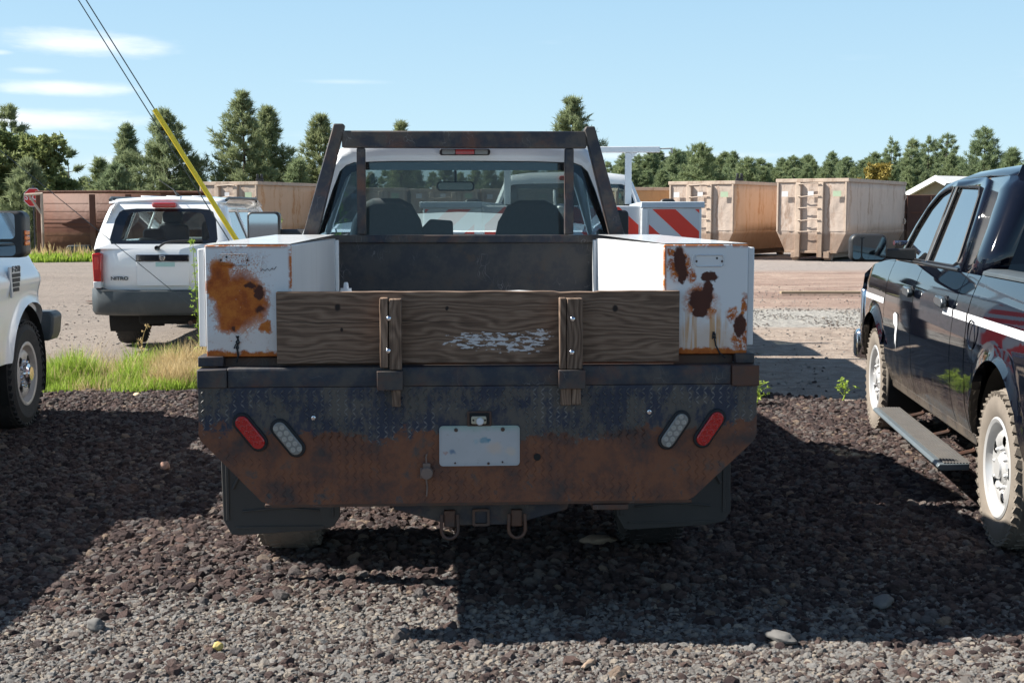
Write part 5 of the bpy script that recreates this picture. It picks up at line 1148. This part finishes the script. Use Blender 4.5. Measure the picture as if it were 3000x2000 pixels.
# ------------------------------------------------------------------ plank and puddles on the road
pl = MB().box(-.95, .95, -.09, .09, 0, .05).build('plank', simple('old_board', (.30, .23, .15), .8, var=.3, vs=3), None, bevel=.004); pl.location = (7.55, 20.4, .02); pl.rotation_euler = (0, 0, R(-4)); tag(pl, 'long straw coloured board lying on the reddish road', 'plank')
mpd, ntp, bp_ = newmat('puddle_water'); bp_.inputs['Base Color'].default_value = (.05, .045, .04, 1); bp_.inputs['Roughness'].default_value = .03
for i, (cx, cy, rx, ry) in enumerate(((-5.6, 19.0, .9, .35),)):
    q = MB(); n = 40; q.v = [(rx * math.cos(a) * (1 + .25 * mnoise.noise(Vector((math.cos(a) * 2, math.sin(a) * 2, i)))), ry * math.sin(a) * (1 + .3 * mnoise.noise(Vector((math.cos(a) * 3, math.sin(a) * 3, i + 5)))), 0) for a in [2 * math.pi * k / n for k in range(n)]]
    q.f = [tuple(range(n))]; q.m = [0]; o = q.build('puddle', mpd, None, smooth=0); o.location = (cx, cy, .022); o['kind'] = 'structure'

# ------------------------------------------------------------------ roll-off containers
def rolloff(name, label, corner, deg, mat_end, mat_side, H=2.66, L=6.6, W_=2.44, ladder=True, base=.30, zs=1., group=None):
    """origin: near bottom corner between the end (towards -x) and the long side (towards +y)"""
    T = thing(name, label, 'dumpster container', (corner[0], corner[1], 0), -R(deg), group)
    e = MB(); c = .98; w0, w1 = -W_, 0
    e.v = [(w0, 0, H), (w1, 0, H), (w1, 0, c), (w1 - .32, 0, base), (w0 + .32, 0, base), (w0, 0, c)]; e.f = [(0, 5, 4, 3, 2, 1)]; e.m = [0]; e.build('end_wall', mat_end, T, smooth=0, solid=.02)
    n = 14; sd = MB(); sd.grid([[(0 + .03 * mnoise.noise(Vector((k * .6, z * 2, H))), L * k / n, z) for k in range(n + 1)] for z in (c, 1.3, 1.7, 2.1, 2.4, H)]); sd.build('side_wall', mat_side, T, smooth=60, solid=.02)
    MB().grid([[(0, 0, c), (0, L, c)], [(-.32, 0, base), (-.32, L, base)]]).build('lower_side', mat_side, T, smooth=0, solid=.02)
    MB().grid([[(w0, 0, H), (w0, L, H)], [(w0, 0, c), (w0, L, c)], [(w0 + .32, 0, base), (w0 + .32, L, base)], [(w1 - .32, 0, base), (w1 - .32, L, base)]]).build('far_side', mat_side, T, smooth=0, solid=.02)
    MB().grid([[(w0, L, H), (w1, L, H)], [(w0, L, base), (w1, L, base)]]).build('far_end', mat_end, T, smooth=0, solid=.02)
    r = MB(); r.box(w0 - .05, w1 + .06, -.06, .06, H - .02, H + .10); r.box(w1 - .05, w1 + .06, .061, L, H - .02, H + .10); r.box(w0 - .05, w0 + .05, .061, L, H - .02, H + .10); r.box(w0 + .051, w1 - .051, L - .1, L, H - .02, H + .098); r.build('top_rim', M_TANR, T, bevel=.01)
    for x in (w0 + .78, w1 - .88):
        pts = [(x - .09 + .02 * mnoise.noise(Vector((z, x, 0))), z) for z in (.12, .5, .9, 1.3, 1.7, 2.1, H - .03)]
        q = [(x + .09 + .02 * mnoise.noise(Vector((z, x, 4))), z) for z in (.12, .5, .9, 1.3, 1.7, 2.1, H - .03)]
        MB().prism(pts + list(reversed(q)), 'y', -.13, -.012).build('end_rib', M_TANR, T, bevel=.012)
    for x in (w0, w1 - .06): MB().box(x, x + .06, -.07, -.012, c, H - .03).build('corner_rib', M_TANR, T, bevel=.008)
    if ladder:
        for k in range(5):
            z = .98 + .40 * k; x0, x1 = w0 + .78, w1 - .88
            MB().tube([(x0, -.15, z), (x0 + .15, -.17, z - .03 * (k % 2)), (x1 - .2, -.16, z + .02), (x1, -.15, z)], .02, 6).build('ladder_rung', M_TANR, T)
    # dented sheets between ribs catch light: real bulges
    for a, b in ((w0 + .10, w0 + .66), (w0 + .92, w1 - 1.0), (w1 - .76, w1 - .08)):
        m = MB(); nx, nz = 8, 12
        m.grid([[(a + (b - a) * i / nx, -.022 - .045 * max(0, mnoise.noise(Vector((i * .45 + a * 3, j * .33, H * 5)))) * math.sin(math.pi * i / nx), c + .02 + (H - c - .08) * j / nz) for i in range(nx + 1)] for j in range(nz + 1)])
        m.build('end_panel', mat_end, T, smooth=60)
    for x, w, cc in ((w0 + .2, .22, M_WHTREFL), (w0 + 1.12, .2, M_WHTREFL), (w1 - .45, .28, bpy.data.materials.get('green_label') or simple('green_label', (.36, .46, .32), .6))):
        MB().box(x, x + w, -.125, -.115, 2.16, 2.34).build('decal', cc, T)
    f = MB(); f.box(w0 + .55, w0 + .75, -.1, L, .10, base + .01); f.box(w1 - .75, w1 - .55, -.1, L, .10, base + .01)
    for x in (w0 + .65, w1 - .65): f.lathe([(0, -.12), (.12, -.12), (.12, .12), (0, .12)], (x, .15, .125), 'x', 16); f.lathe([(0, -.12), (.12, -.12), (.12, .12), (0, .12)], (x, L - .5, .125), 'x', 16)
    f.box(w0 + .3, w1 - .3, -.05, .05, .26, .34); f.build('skid_rail', M_TANR, T, bevel=.01)
    for z in (1.3, 2.2):
        MB().tube([(.03, L - .12, z - .1), (.07, L - .1, z), (.03, L - .12, z + .1)], .04, 6).build('door_hinge', M_TANR, T)
    return T
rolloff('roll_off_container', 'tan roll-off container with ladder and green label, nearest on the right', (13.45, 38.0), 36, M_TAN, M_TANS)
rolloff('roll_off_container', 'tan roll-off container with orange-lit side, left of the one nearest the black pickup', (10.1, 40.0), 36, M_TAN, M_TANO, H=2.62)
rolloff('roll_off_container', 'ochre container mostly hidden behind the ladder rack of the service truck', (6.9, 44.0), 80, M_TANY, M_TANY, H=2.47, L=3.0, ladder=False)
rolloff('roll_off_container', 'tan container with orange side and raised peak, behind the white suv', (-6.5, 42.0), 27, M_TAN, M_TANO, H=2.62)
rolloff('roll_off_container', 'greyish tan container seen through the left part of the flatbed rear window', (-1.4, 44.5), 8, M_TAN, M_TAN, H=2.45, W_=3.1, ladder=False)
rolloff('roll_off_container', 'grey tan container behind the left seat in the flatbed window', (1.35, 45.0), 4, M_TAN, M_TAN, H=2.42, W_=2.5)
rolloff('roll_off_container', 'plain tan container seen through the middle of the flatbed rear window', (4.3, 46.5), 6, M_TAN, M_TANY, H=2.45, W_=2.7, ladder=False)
def latch(loc, label):
    o = thing('black_latch', label, 'latch', loc); MB().box(-.13, .13, -.06, .06, 0, .10).build('latch_base', M_BLACKP, o, bevel=.01)
    for x in (-.07, .07): MB().box(x - .04, x + .04, -.05, .05, .10, .26).build('latch_jaw', M_BLACKP, o, bevel=.02)
latch((10.35, 40.3, 2.62 + .1), 'black double latch on the rim of the container with the orange side'); latch((-6.45, 42.25, 2.72), 'black double latch on the rim of the container behind the white suv')

# long red brown wall-sided container at left
LB = thing('brown_container', 'long red-brown steel container behind the white suv at left', 'container', (-14.15, 42, 0), R(0))
mw = MB(); mw.grid([[(.0, 0, .1), (.0, 0, 2.30)], [(5.9, 0, .1), (5.9, 0, 2.28)]]); mw.build('front_wall', M_BROWN, LB, solid=.03)
MB().grid([[(0, 0, .1), (0, 0, 2.3)], [(-.55, 2.4, .1), (-.55, 2.4, 2.3)]]).build('end_wall', M_BROWN, LB, solid=.03)
MB().grid([[(-.55, 2.4, .1), (-.55, 2.4, 2.3)], [(5.9, 2.4, .1), (5.9, 2.4, 2.3)]]).build('back_wall', M_BROWN, LB, solid=.03)
for x in (.06, 1.9, 3.15, 4.4, 5.7):
    MB().box(x - .10, x + .10, -.10, -.017, .1, 2.26).build('wall_rib', M_BROWN, LB, bevel=.015)
for k, (a, b) in enumerate(((.2, 1.78), (2.02, 3.03), (3.27, 4.28), (4.52, 5.58))):
    MB().box(a, b, -.05, -.017, 1.22 + .02 * k, 1.27 + .02 * k).build('cross_rib', M_BROWN, LB, bevel=.01)
    for j in range(7): MB().box(a + .02, b - .02, -.030, -.017, .25 + .28 * j, .27 + .28 * j).build('plank_seam', M_DBROWN, LB)
MB().tube([(-.05, -.05, 2.33), (2.5, -.05, 2.35), (5.95, -.05, 2.33)], .05, 8).build('top_rim', M_BROWN, LB)
PF = thing('pipe_post', 'rusty pink-brown pipe post with diagonal brace before the brown container', 'post', (-13.8, 41.3, 0))
MB().tube([(0, 0, 0), (0, 0, 2.28)], .05, 8).build('post', M_TANR, PF); MB().tube([(.04, 0, 2.27), (-.58, 0, 2.23)], .045, 8).build('top_arm', M_TANR, PF); MB().tube([(0, 0, 1.55), (-.42, 0, 2.2)], .04, 8).build('brace', M_TANR, PF)
BN = thing('waste_bin', 'dark lidded bin with a pale label standing against the brown container', 'bin', (-12.55, 40.9, 0)); MB().prism([(-.34, 0), (-.38, .40), (-.30, .50), (.32, .50), (.42, .38), (.38, 0)], 'y', 0, .5).build('bin_body', M_GREYP, BN, bevel=.02); MB().box(.0, .30, -.02, -.004, .25, .32).build('bin_label', M_WHTREFL, BN)
# stop sign behind it
SG = thing('stop_sign', 'red octagonal STOP sign half hidden by the brown container', 'stop sign', (-14.75, 43.5, 0))
oc = [(.335 * math.cos(R(22.5 + 45 * k)) , 2.17 + .335 * math.sin(R(22.5 + 45 * k))) for k in range(8)]; o2 = [(x * 1.07, 2.17 + (z - 2.17) * 1.07) for x, z in oc]
sgm = simple('stop_red', (.62, .02, .02), .4); pw = MB().prism(o2, 'y', .0, .012).build('sign_border', M_WHITE, SG); MB().prism(oc, 'y', -.006, -.001).build('sign_face', sgm, SG)
text_obj('sign_text', 'STOP', .28, M_WHITE, SG, (0, -.012, 2.17), (R(90), 0, 0), .003, .006, .86); MB().box(-.03, .03, .013, .06, 0, 2.6).build('sign_pole', M_GREYP, SG)

# dark brown fence container and white gabled building at the right
DF = thing('dark_container', 'dark brown container wall between the tan container and the black pickup', 'container', (15.9, 44.5, 0), R(-4))
MB().box(0, 7.5, 0, 2.4, .15, 2.30).build('container_body', M_DBROWN, DF, bevel=.02)
for k in range(9): MB().box(.1 + k * .9, .22 + k * .9, -.06, -.003, .2, 2.25).build('wall_rib', M_DBROWN, DF)
for z in (.9, 1.6): MB().box(.23, 7.4, -.05, -.004, z, z + .06).build('cross_rib', M_BROWN, DF)
MB().box(1.15, 1.45, -.075, -.065, 2.0, 2.08).build('decal', M_WHTREFL, DF)
HS = thing('white_building', 'small white building with pale metal gable roof at the right behind the black pickup', 'building', (23.7, 56, 0), R(-58))
MB().prism([(-1.9, 0), (-1.9, 2.36), (0, 3.22), (1.9, 2.36), (1.9, 0)], 'y', 0, 9).build('wall', simple('grey_siding', (.30, .26, .22), .8), HS)
for s in (-1, 1): MB().prism([(0, 3.24), (s * 2.3, 2.2), (s * 2.3, 2.30), (0, 3.36)], 'y', -.5, 9.5).build('roof', simple('metal_roof', (.62, .62, .60), .5), HS)
for s in (-1, 1): MB().prism([(0, 3.12), (0, 3.38), (s * 2.34, 2.32), (s * 2.34, 2.08)], 'y', -.55, -.505).build('gable_trim', M_WHITE, HS)
MB().box(-.5, .5, -.05, -.005, .0, 2.1).build('door', M_WHITE, HS)

# ------------------------------------------------------------------ guy wires with yellow guard, one thin wire further left
def pt(a, b, t): return tuple(a[i] + (b[i] - a[i]) * t for i in range(3))
def wire(label, a, b, r, name='guy_wire', guard=None):
    T = thing(name, label, 'guy wire', a); d = tuple(b[i] - a[i] for i in range(3))
    n = 16; MB().tube([(d[0] * k / n, d[1] * k / n, d[2] * k / n - .0 * k) for k in range(n + 1)], r, 6).build('cable', M_WIRE, T)
    if guard: MB().tube([tuple(x * guard[0] for x in d), tuple(x * guard[1] for x in d)], .027, 10).build('cable_guard', M_YELLOW, T)
    MB().tube([(0, 0, -.25), tuple(x * .02 for x in d)], .02, 6).build('anchor_rod', M_RUSTST, T)
wire('taut steel guy wire sleeved with a yellow plastic guard at its lower end', (-1.475, 9.0, 0), (-5.55, 9.0, 6.77), .0065, guard=(.03, .395))
wire('bare dark guy wire running just left of the yellow guard', (-1.565, 9.05, 0), (-5.55, 9.05, 6.63), .006)
wire('thin wire crossing the left sky and the white suv down to the tool box', (-2.05, 9.1, 0), (-8.6, 9.1, 5.55), .004)

# ------------------------------------------------------------------ trees
def needles(P, D, n, L, w, rs, spread=.9):
    """n thin triangles per tuft at P pointing about D"""
    k = len(P); P = np.repeat(P, n, 0); D = np.repeat(D, n, 0)
    d = D + rs.normal(0, spread, (k * n, 3)); d /= np.linalg.norm(d, axis=1)[:, None]
    r = rs.normal(0, 1, (k * n, 3)); s = np.cross(d, r); s /= np.linalg.norm(s, axis=1)[:, None] + 1e-9
    l = L * rs.uniform(.6, 1.25, (k * n, 1)); ww = w * rs.uniform(.7, 1.3, (k * n, 1)); P = P + rs.normal(0, L * .16, P.shape)
    return np.stack([P - s * ww * .5, P + s * ww * .5, P + d * l * .75 + s * ww * .25, P + d * l], 1)
def quads_mesh(name, Q, mat):
    n = len(Q); me = bpy.data.meshes.new(name); me.vertices.add(n * 4); me.vertices.foreach_set('co', Q.reshape(-1).astype('f4'))
    me.loops.add(n * 4); me.loops.foreach_set('vertex_index', np.arange(n * 4, dtype='i4')); me.polygons.add(n); me.polygons.foreach_set('loop_start', np.arange(0, n * 4, 4, dtype='i4')); me.polygons.foreach_set('loop_total', np.full(n, 4, 'i4'))
    me.update(); me.materials.append(mat); return me
def conifer(seed, H, Wd, style='pine', mat=None, dens=1., low=.10):
    rs = np.random.RandomState(seed); P = []; D = []; tr = MB(); lean = rs.uniform(-.02, .02, 2) * H
    n = 9; tr.tube([(lean[0] * (k / n) ** 2, lean[1] * (k / n) ** 2, H * .97 * k / n) for k in range(n + 1)], [max(.012, .020 * H * (1 - .95 * k / n)) for k in range(n + 1)], 7)
    z = low * H; lump = rs.uniform(0, 9)
    while z < H * .985:
        t = z / H
        if style == 'pine': env = min(1, ((1 - t) * 1.42) ** .80) * min(1, .70 + t * 1.1)
        elif style == 'round': env = math.sqrt(max(0, 1 - ((t - .42) / .60) ** 2))
        elif style == 'sparse': env = (.25 + .75 * math.sin(math.pi * min(1, max(0, (t - low) / (1 - low)) ** .8))) * (.9 if t > .5 else .6)
        else: env = 1 - t
        nb = rs.randint(4, 7); a0 = rs.uniform(0, 6.28)
        for b in range(nb):
            a = a0 + 6.28 * b / nb + rs.normal(0, .3); var = 1 + .55 * mnoise.noise(Vector((math.cos(a) * 1.3 + lump, math.sin(a) * 1.3, t * 4.5 + lump)))
            L = Wd / 2 * env * var * rs.uniform(.72, 1.08) + .12
            if style == 'sparse' and rs.rand() < .35: continue
            up = .30 * L * (.3 + t); e = np.array([math.cos(a) * L, math.sin(a) * L, up]); o = np.array([lean[0] * t * t, lean[1] * t * t, z])
            tr.tube([tuple(o), tuple(o + e * .5 - [0, 0, .04 * L]), tuple(o + e)], [.012 * H * .16 + .012, .012, .006], 4)
            m = max(3, int(dens * (3 + L * (7.5 if style != 'sparse' else 10))))
            for q in range(m):
                f = rs.uniform(.25 if style != 'sparse' else .5, 1.02); p = o + e * f + rs.normal(0, .13, 3) * (L * .55 * f + .25) * np.array([1, 1, .75])
                P.append(p); dd = e / (np.linalg.norm(e) + 1e-9) * .7 + np.array([0, 0, .55]); D.append(dd)
        z += rs.uniform(.24, .36) * (1 if style != 'sparse' else 1.25)
    for q in range(int(10 * dens)): P.append(np.array([lean[0], lean[1], H * rs.uniform(.95, 1.)]) + rs.normal(0, .05, 3)); D.append(np.array([0, 0, 1.]))
    P = np.array(P); D = np.array(D)
    if style == 'round': Q = needles(P, D * .3, 12, .21, .13, rs, 1.)
    else: Q = needles(P, D, 15, .30, .042, rs, .62)
    return tr, Q
TREEM = {}
def tree_meshes(key, *a, **k):
    if key not in TREEM:
        tr, Q = conifer(*a, **k); tm = bpy.data.meshes.new('trunk'); tm.from_pydata(tr.v, [], tr.f); tm.materials.append(M_BARK)
        TREEM[key] = (tm, quads_mesh('crown', Q, k.get('mat') or M_PINE))
    return TREEM[key]
def tree(key, args, kw, label, loc, s=(1, 1, 1), rz=0, group=None, name='pine_tree', cat='pine tree'):
    tm, cm = tree_meshes(key, *args, **kw); T = thing(name, label, cat, loc, rz, group); T.scale = s
    for nm, me in (('trunk', tm), ('crown', cm)):
        o = bpy.data.objects.new(nm, me); COL.objects.link(o); o.parent = T
    return T
def wx(px, Y): return (px - 1005) / 3000 * (Y + 4.95) - .155
def hz_(py, Y): return 1.6 + (490 - py) / 3000 * (Y + 4.95)
# (px, top, width px, distance, style, seed, material, label, name, category)
main = [
 (63, 262, 56, 62, 'sparse', 11, M_PINE, 'open thin-topped pine rising above the dark trees at far left', 'pine_tree', 'pine tree'),
 (45, 318, 120, 58, 'round', 12, M_OAK, 'dark leafy tree at the left edge behind the stop sign', 'broadleaf_tree', 'tree'),
 (125, 325, 110, 57, 'round', 13, M_OAK, 'dark leafy tree with rounded top left of the thin young pine', 'broadleaf_tree', 'tree'),
 (-20, 350, 110, 56, 'round', 14, M_OAK, 'dark leafy tree cut by the left edge of the view', 'broadleaf_tree', 'tree'),
 (90, 375, 90, 52, 'pine', 15, M_PINE, 'bushy blue-green young pine right above the stop sign', 'pine_tree', 'pine tree'),
 (183, 350, 34, 60, 'sparse', 16, M_PINE, 'thin wispy young pine standing alone left of the wires', 'pine_tree', 'pine tree'),
 (250, 374, 60, 66, 'pine', 17, M_PINEF, 'low rounded pine at the foot of the tall slim pine near the wires', 'pine_tree', 'pine tree'),
 (310, 297, 66, 64, 'pine', 18, M_PINE, 'slim pointed pine just left of the broad pine behind the yellow guard', 'pine_tree', 'pine tree'),
 (398, 263, 165, 60, 'pine', 19, M_PINE, 'broad full pine crossed by the yellow cable guard', 'pine_tree', 'pine tree'),
 (283, 385, 80, 55, 'pine', 20, M_PINEF, 'small pale pine bush above the roof of the white suv', 'pine_tree', 'pine tree'),
 (460, 372, 60, 70, 'pine', 21, M_PINE, 'low pine filling the gap between the two tallest left pines', 'pine_tree', 'pine tree'),
 (573, 226, 125, 60, 'pine', 22, M_PINE, 'tallest pointed pine left of the flatbed headboard', 'pine_tree', 'pine tree'),
 (625, 258, 96, 64, 'pine', 23, M_PINE, 'round-shouldered pine touching the right side of the tallest pine', 'pine_tree', 'pine tree'),
 (738, 272, 96, 62, 'pine', 24, M_PINE, 'pointed pine partly hidden by the left headboard post', 'pine_tree', 'pine tree'),
 (688, 378, 60, 58, 'pine', 25, M_PINEF, 'low pine between the tallest pine and the headboard post', 'pine_tree', 'pine tree'),
 (925, 286, 40, 66, 'pine', 26, M_PINE, 'pine whose tip just shows above the headboard left of centre', 'pine_tree', 'pine tree'),
 (1315, 234, 128, 56, 'pine', 27, M_PINE, 'dark tall pine behind the right end of the headboard', 'pine_tree', 'pine tree'),
 (1612, 336, 118, 74, 'pine', 31, M_PINEF, 'bright green broad pine directly left above the ladder container', 'pine_tree', 'pine tree'),
 (1548, 348, 48, 90, 'pine', 32, M_PINEF, 'slim pine right of the ladder rack hook', 'pine_tree', 'pine tree'),
 (1720, 367, 90, 76, 'pine', 33, M_PINEF, 'wide low green pine above the orange sided container', 'pine_tree', 'pine tree'),
 (2060, 320, 46, 104, 'sparse', 34, M_PINEF, 'first from the left of the four tall bare-stemmed pines at right', 'pine_tree', 'pine tree'),
 (2105, 321, 40, 106, 'sparse', 35, M_PINEF, 'second from the left of the four tall bare-stemmed pines at right', 'pine_tree', 'pine tree'),
 (2143, 317, 42, 104, 'sparse', 36, M_PINEF, 'third from the left of the four tall bare-stemmed pines at right', 'pine_tree', 'pine tree'),
 (2184, 309, 56, 103, 'sparse', 37, M_PINEF, 'rightmost of the four tall bare-stemmed pines at right', 'pine_tree', 'pine tree'),
 (2278, 294, 130, 80, 'pine', 38, M_PINEF, 'large full pine behind the cab of the black pickup', 'pine_tree', 'pine tree'),
 (2345, 345, 90, 76, 'pine', 39, M_PINEF, 'pine at the right edge behind the black pickup', 'pine_tree', 'pine tree'),
 (2026, 382, 62, 70, 'round', 40, M_YEL, 'yellowing round tree above the right end of the tan container', 'yellow_tree', 'tree'),
]
for px, top, wpx, Y, st, seed, mt, lab, nm, cat in main:
    H = hz_(top, Y); Wd = wpx / 3000 * (Y + 4.95)
    tree(('m', seed), (seed, H, Wd * 1.32, st), dict(mat=mt, low=.05 if st != 'sparse' else .22, dens=1.35 if Y < 66 else 1.0), lab, (wx(px, Y), Y, 0), name=nm, cat=cat)
# rows of smaller pines that fill the skyline; shared meshes
rt = random.Random(5)
def row(x0, x1, step, Y0, Y1, t0, t1, label, group, mt, far=1):
    px = x0; made = []
    while px < x1:
        Y = rt.uniform(Y0, Y1); top = rt.uniform(t0, t1); H = hz_(top, Y); k = rt.randint(0, 4)
        st = ('pine', 'pine', 'pine', 'pine', 'sparse')[k]; base = 8.0
        sc = H / base; wv = rt.uniform(.85, 1.25)
        T_ = tree((mt.name, k), (60 + k, base, 4.0 if st != 'sparse' else 2.6, st), dict(mat=mt, low=.04, dens=1.3), label, (wx(px, Y), Y, 0), (sc * wv, sc * wv, sc), rt.uniform(0, 6.28), group); made.append((px, st, T_))
        px += step * rt.uniform(.65, 1.35)
    ordn = ['first', 'second', 'third', 'fourth', 'fifth', 'sixth', 'seventh', 'eighth', 'ninth', 'tenth', 'eleventh', 'twelfth', 'thirteenth', 'fourteenth', 'fifteenth', 'sixteenth', 'seventeenth', 'eighteenth']
    kind = {'pine': 'full', 'round': 'rounded', 'sparse': 'thin'}
    cnt = {}
    for p, st, T_ in made:
        z = [n for a, n in ZONES if p >= a][-1]; i = cnt.get(z, 0); cnt[z] = i + 1
        T_['label'] = label.replace('#', kind[st] + ' ' ).replace('@', ordn[min(i, 17)] + ' from left ' + z)
ZONES = [(-9999, 'beyond the left edge'), (-30, 'at the left edge'), (190, 'above the brown container'), (330, 'above the white suv'), (480, 'above the suv side container'), (700, 'beside the left headboard post'),
         (840, 'inside the rear window, left half'), (1070, 'inside the rear window, right half'), (1318, 'by the right headboard post'), (1436, 'right of the ladder rack post'), (1527, 'above the orange sided container ladder'), (1690, 'above the orange container side'),
         (1788, 'above the nearest container ladder'), (1948, 'above the nearest container long side'), (2098, 'above the white gable'), (2240, 'above the black cab')]
row(1395, 2350, 15, 95, 128, 346, 386, 'farthest #pine, @', 'pines of the far tree line at right', M_PINEF)
row(1390, 2360, 34, 80, 90, 378, 402, 'low #pine in front, @', 'front rank of the right tree line', M_PINEF)
row(-520, 760, 34, 74, 95, 385, 412, 'low distant #pine, @', 'low pines behind the left trees', M_PINE)
row(790, 1380, 36, 70, 92, 368, 400, 'distant #pine, @', 'pines behind the flatbed cab', M_PINE)
for px in (930, 1010, 1090, 1190): pass

# ------------------------------------------------------------------ grass and weeds
def blades(name, spots, mat, seed, n, hmin, hmax, w=.006, lean=.35):
    rs = np.random.RandomState(seed); Q = []
    for (cx, cy, rx, ry, k, hs) in spots:
        m = int(n * k); r = np.sqrt(rs.rand(m)); a = rs.rand(m) * 6.28; x = cx + rx * r * np.cos(a); y = cy + ry * r * np.sin(a)
        h = rs.uniform(hmin, hmax, m) * hs * (1.15 - .5 * r); la = rs.rand(m) * 6.28; ll = rs.rand(m) * lean * h; ww = w * rs.uniform(.6, 1.4, m); wa = rs.rand(m) * 6.28
        z = np.array([gh(p, q) for p, q in zip(x, y)]) - .01
        b = np.stack([x, y, z], 1); s = np.stack([np.cos(wa), np.sin(wa), 0 * wa], 1) * ww[:, None]; l1 = np.stack([np.cos(la) * ll * .35, np.sin(la) * ll * .35, h * .55], 1); l2 = np.stack([np.cos(la) * ll, np.sin(la) * ll, h], 1)
        Q.append(np.stack([b - s, b + s, b + l1 + s * .8, b + l1 - s * .8], 1)); Q.append(np.stack([b + l1 - s * .8, b + l1 + s * .8, b + l2 + s * .1, b + l2 - s * .1], 1))
    me = quads_mesh(name, np.concatenate(Q), mat); o = bpy.data.objects.new(name, me); COL.objects.link(o); o['kind'] = 'stuff'; return o
blades('green_grass', [(-3.55, 7.35, .30, .22, .8, 1.15), (-3.75, 7.0, .3, .2, .5, .7), (-3.25, 7.0, .45, .18, .45, .55), (-3.05, 7.75, .22, .25, .35, 1.1), (-2.85, 8.2, .32, .22, .5, 1.), (-2.95, 7.15, .22, .22, .45, .9), (-2.7, 6.8, .40, .16, .45, .5), (-2.2, 7.6, .3, .3, .3, .9), (-2.35, 7.0, .25, .2, .2, .7),
       (-3.5, 6.62, .16, .16, .08, .4), (-2.9, 6.58, .2, .14, .08, .4), (-2.6, 7.5, .5, .5, .15, .6), (-3.3, 7.7, .5, .4, .06, .5)], M_GRASS, 2, 2900, .07, .34, .0045, .55)
blades('dry_grass', [(-2.62, 7.7, .42, .40, 1.5, 1.05), (-2.52, 7.05, .34, .26, 1.1, .8), (-3.6, 7.9, .5, .3, .25, 1.), (-2.25, 7.9, .3, .5, .6, 1.35), (-3.1, 7.3, .25, .3, .2, .9), (-2.3, 8.6, .3, .3, .3, 1.3), (-3.0, 6.9, .6, .3, .25, .5), (-3.6, 7.3, .5, .4, .2, .9)], M_DRY, 4, 2400, .12, .40, .0028, .75)
blades('roadside_grass', [(x, 39.8 + .3 * math.sin(x), .6, .7, 1, 1.) for x in np.arange(-13.6, -7.5, .5)], M_GRASS, 6, 380, .10, .38, .03)
blades('roadside_dry_grass', [(x, 40.3, .8, .8, 1, 1.1) for x in np.arange(-13.4, 2, 1.1)], M_DRY, 7, 150, .2, .6, .025)
def weed(label, loc, h, seed, lean=(0, 0), leaf=None, n=26, bushy=1.):
    rs = np.random.RandomState(seed); T = thing('tall_weed', label, 'weed', loc); st = MB(); P = []; D = []
    for s in range(3 if bushy > 1 else 1):
        hh = h * (1 - .18 * s); o = rs.uniform(-.08, .08, 2) * s
        pts = [(o[0] + lean[0] * t * t * hh + .02 * math.sin(t * 5 + s), o[1] + lean[1] * t * t * hh, hh * t) for t in [k / 8 for k in range(9)]]
        st.tube(pts, [.006 * (1 - .8 * k / 8) + .0012 for k in range(9)], 5)
        for k in range(int(n * (1 if s == 0 else .7))):
            t = rs.uniform(.15, 1.); i = min(7, int(t * 8)); f = t * 8 - i; p = np.array(pts[i]) * (1 - f) + np.array(pts[i + 1]) * f
            a = rs.uniform(0, 6.28); b = np.array([math.cos(a), math.sin(a), .6]) * rs.uniform(.02, .10) * (1.3 - t) * bushy
            st.tube([tuple(p), tuple(p + b)], .0014, 4); P.append(p + b); D.append(b * 4)
    st.build('stem', M_GRASS if not leaf else leaf, T, fix=False, smooth=0)
    Q = needles(np.array(P), np.array(D), 5, .028, .013, rs, .8); me = quads_mesh('foliage', Q, leaf or M_GRASS); o = bpy.data.objects.new('foliage', me); COL.objects.link(o); o.parent = T
weed('tall green weed standing before the right side of the suv tailgate', (-2.52, 8.0, 0), 1.36, 1, (-.0, 0), n=60)
weed('drooping weed with small leaves beside the left edge of the tool box', (-2.15, 7.2, 0), .98, 2, (-.22, 0), n=45)
weed('bushy weed rising behind the door mirror of the flatbed', (-1.42, 9.3, 0), 1.78, 3, (.05, 0), n=95, bushy=1.6)
weed('second bushy weed between the door mirror and the headboard post', (-1.23, 9.2, 0), 1.86, 4, (.04, 0), n=100, bushy=1.7)
weed('weed touching the lower end of the yellow cable guard', (-1.95, 8.9, 0), 1.62, 5, (.10, 0), n=60, bushy=1.2)
weed('small leafy sprout on the dirt right of the flatbed, left of the other sprout', (2.50, 5.75, 0), .22, 6, (.1, 0), n=26, bushy=1.3)
weed('small upright sprout on the dirt near the front wheel of the black pickup', (3.30, 5.95, 0), .20, 7, (0, 0), n=22)
weed('thin dry stalk standing near the front bumper of the white pickup', (-3.15, 8.2, 0), .48, 8, (.25, 0), M_DRY, n=12)
weed('dry stalk with seed heads in front of the suv rear wheel', (-2.45, 8.6, 0), .55, 9, (-.1, 0), M_DRY, n=18)
weed('straw coloured stalk under the suv bumper nearest the tool box', (-2.25, 8.3, 0), .60, 10, (.02, 0), M_DRY, n=20)
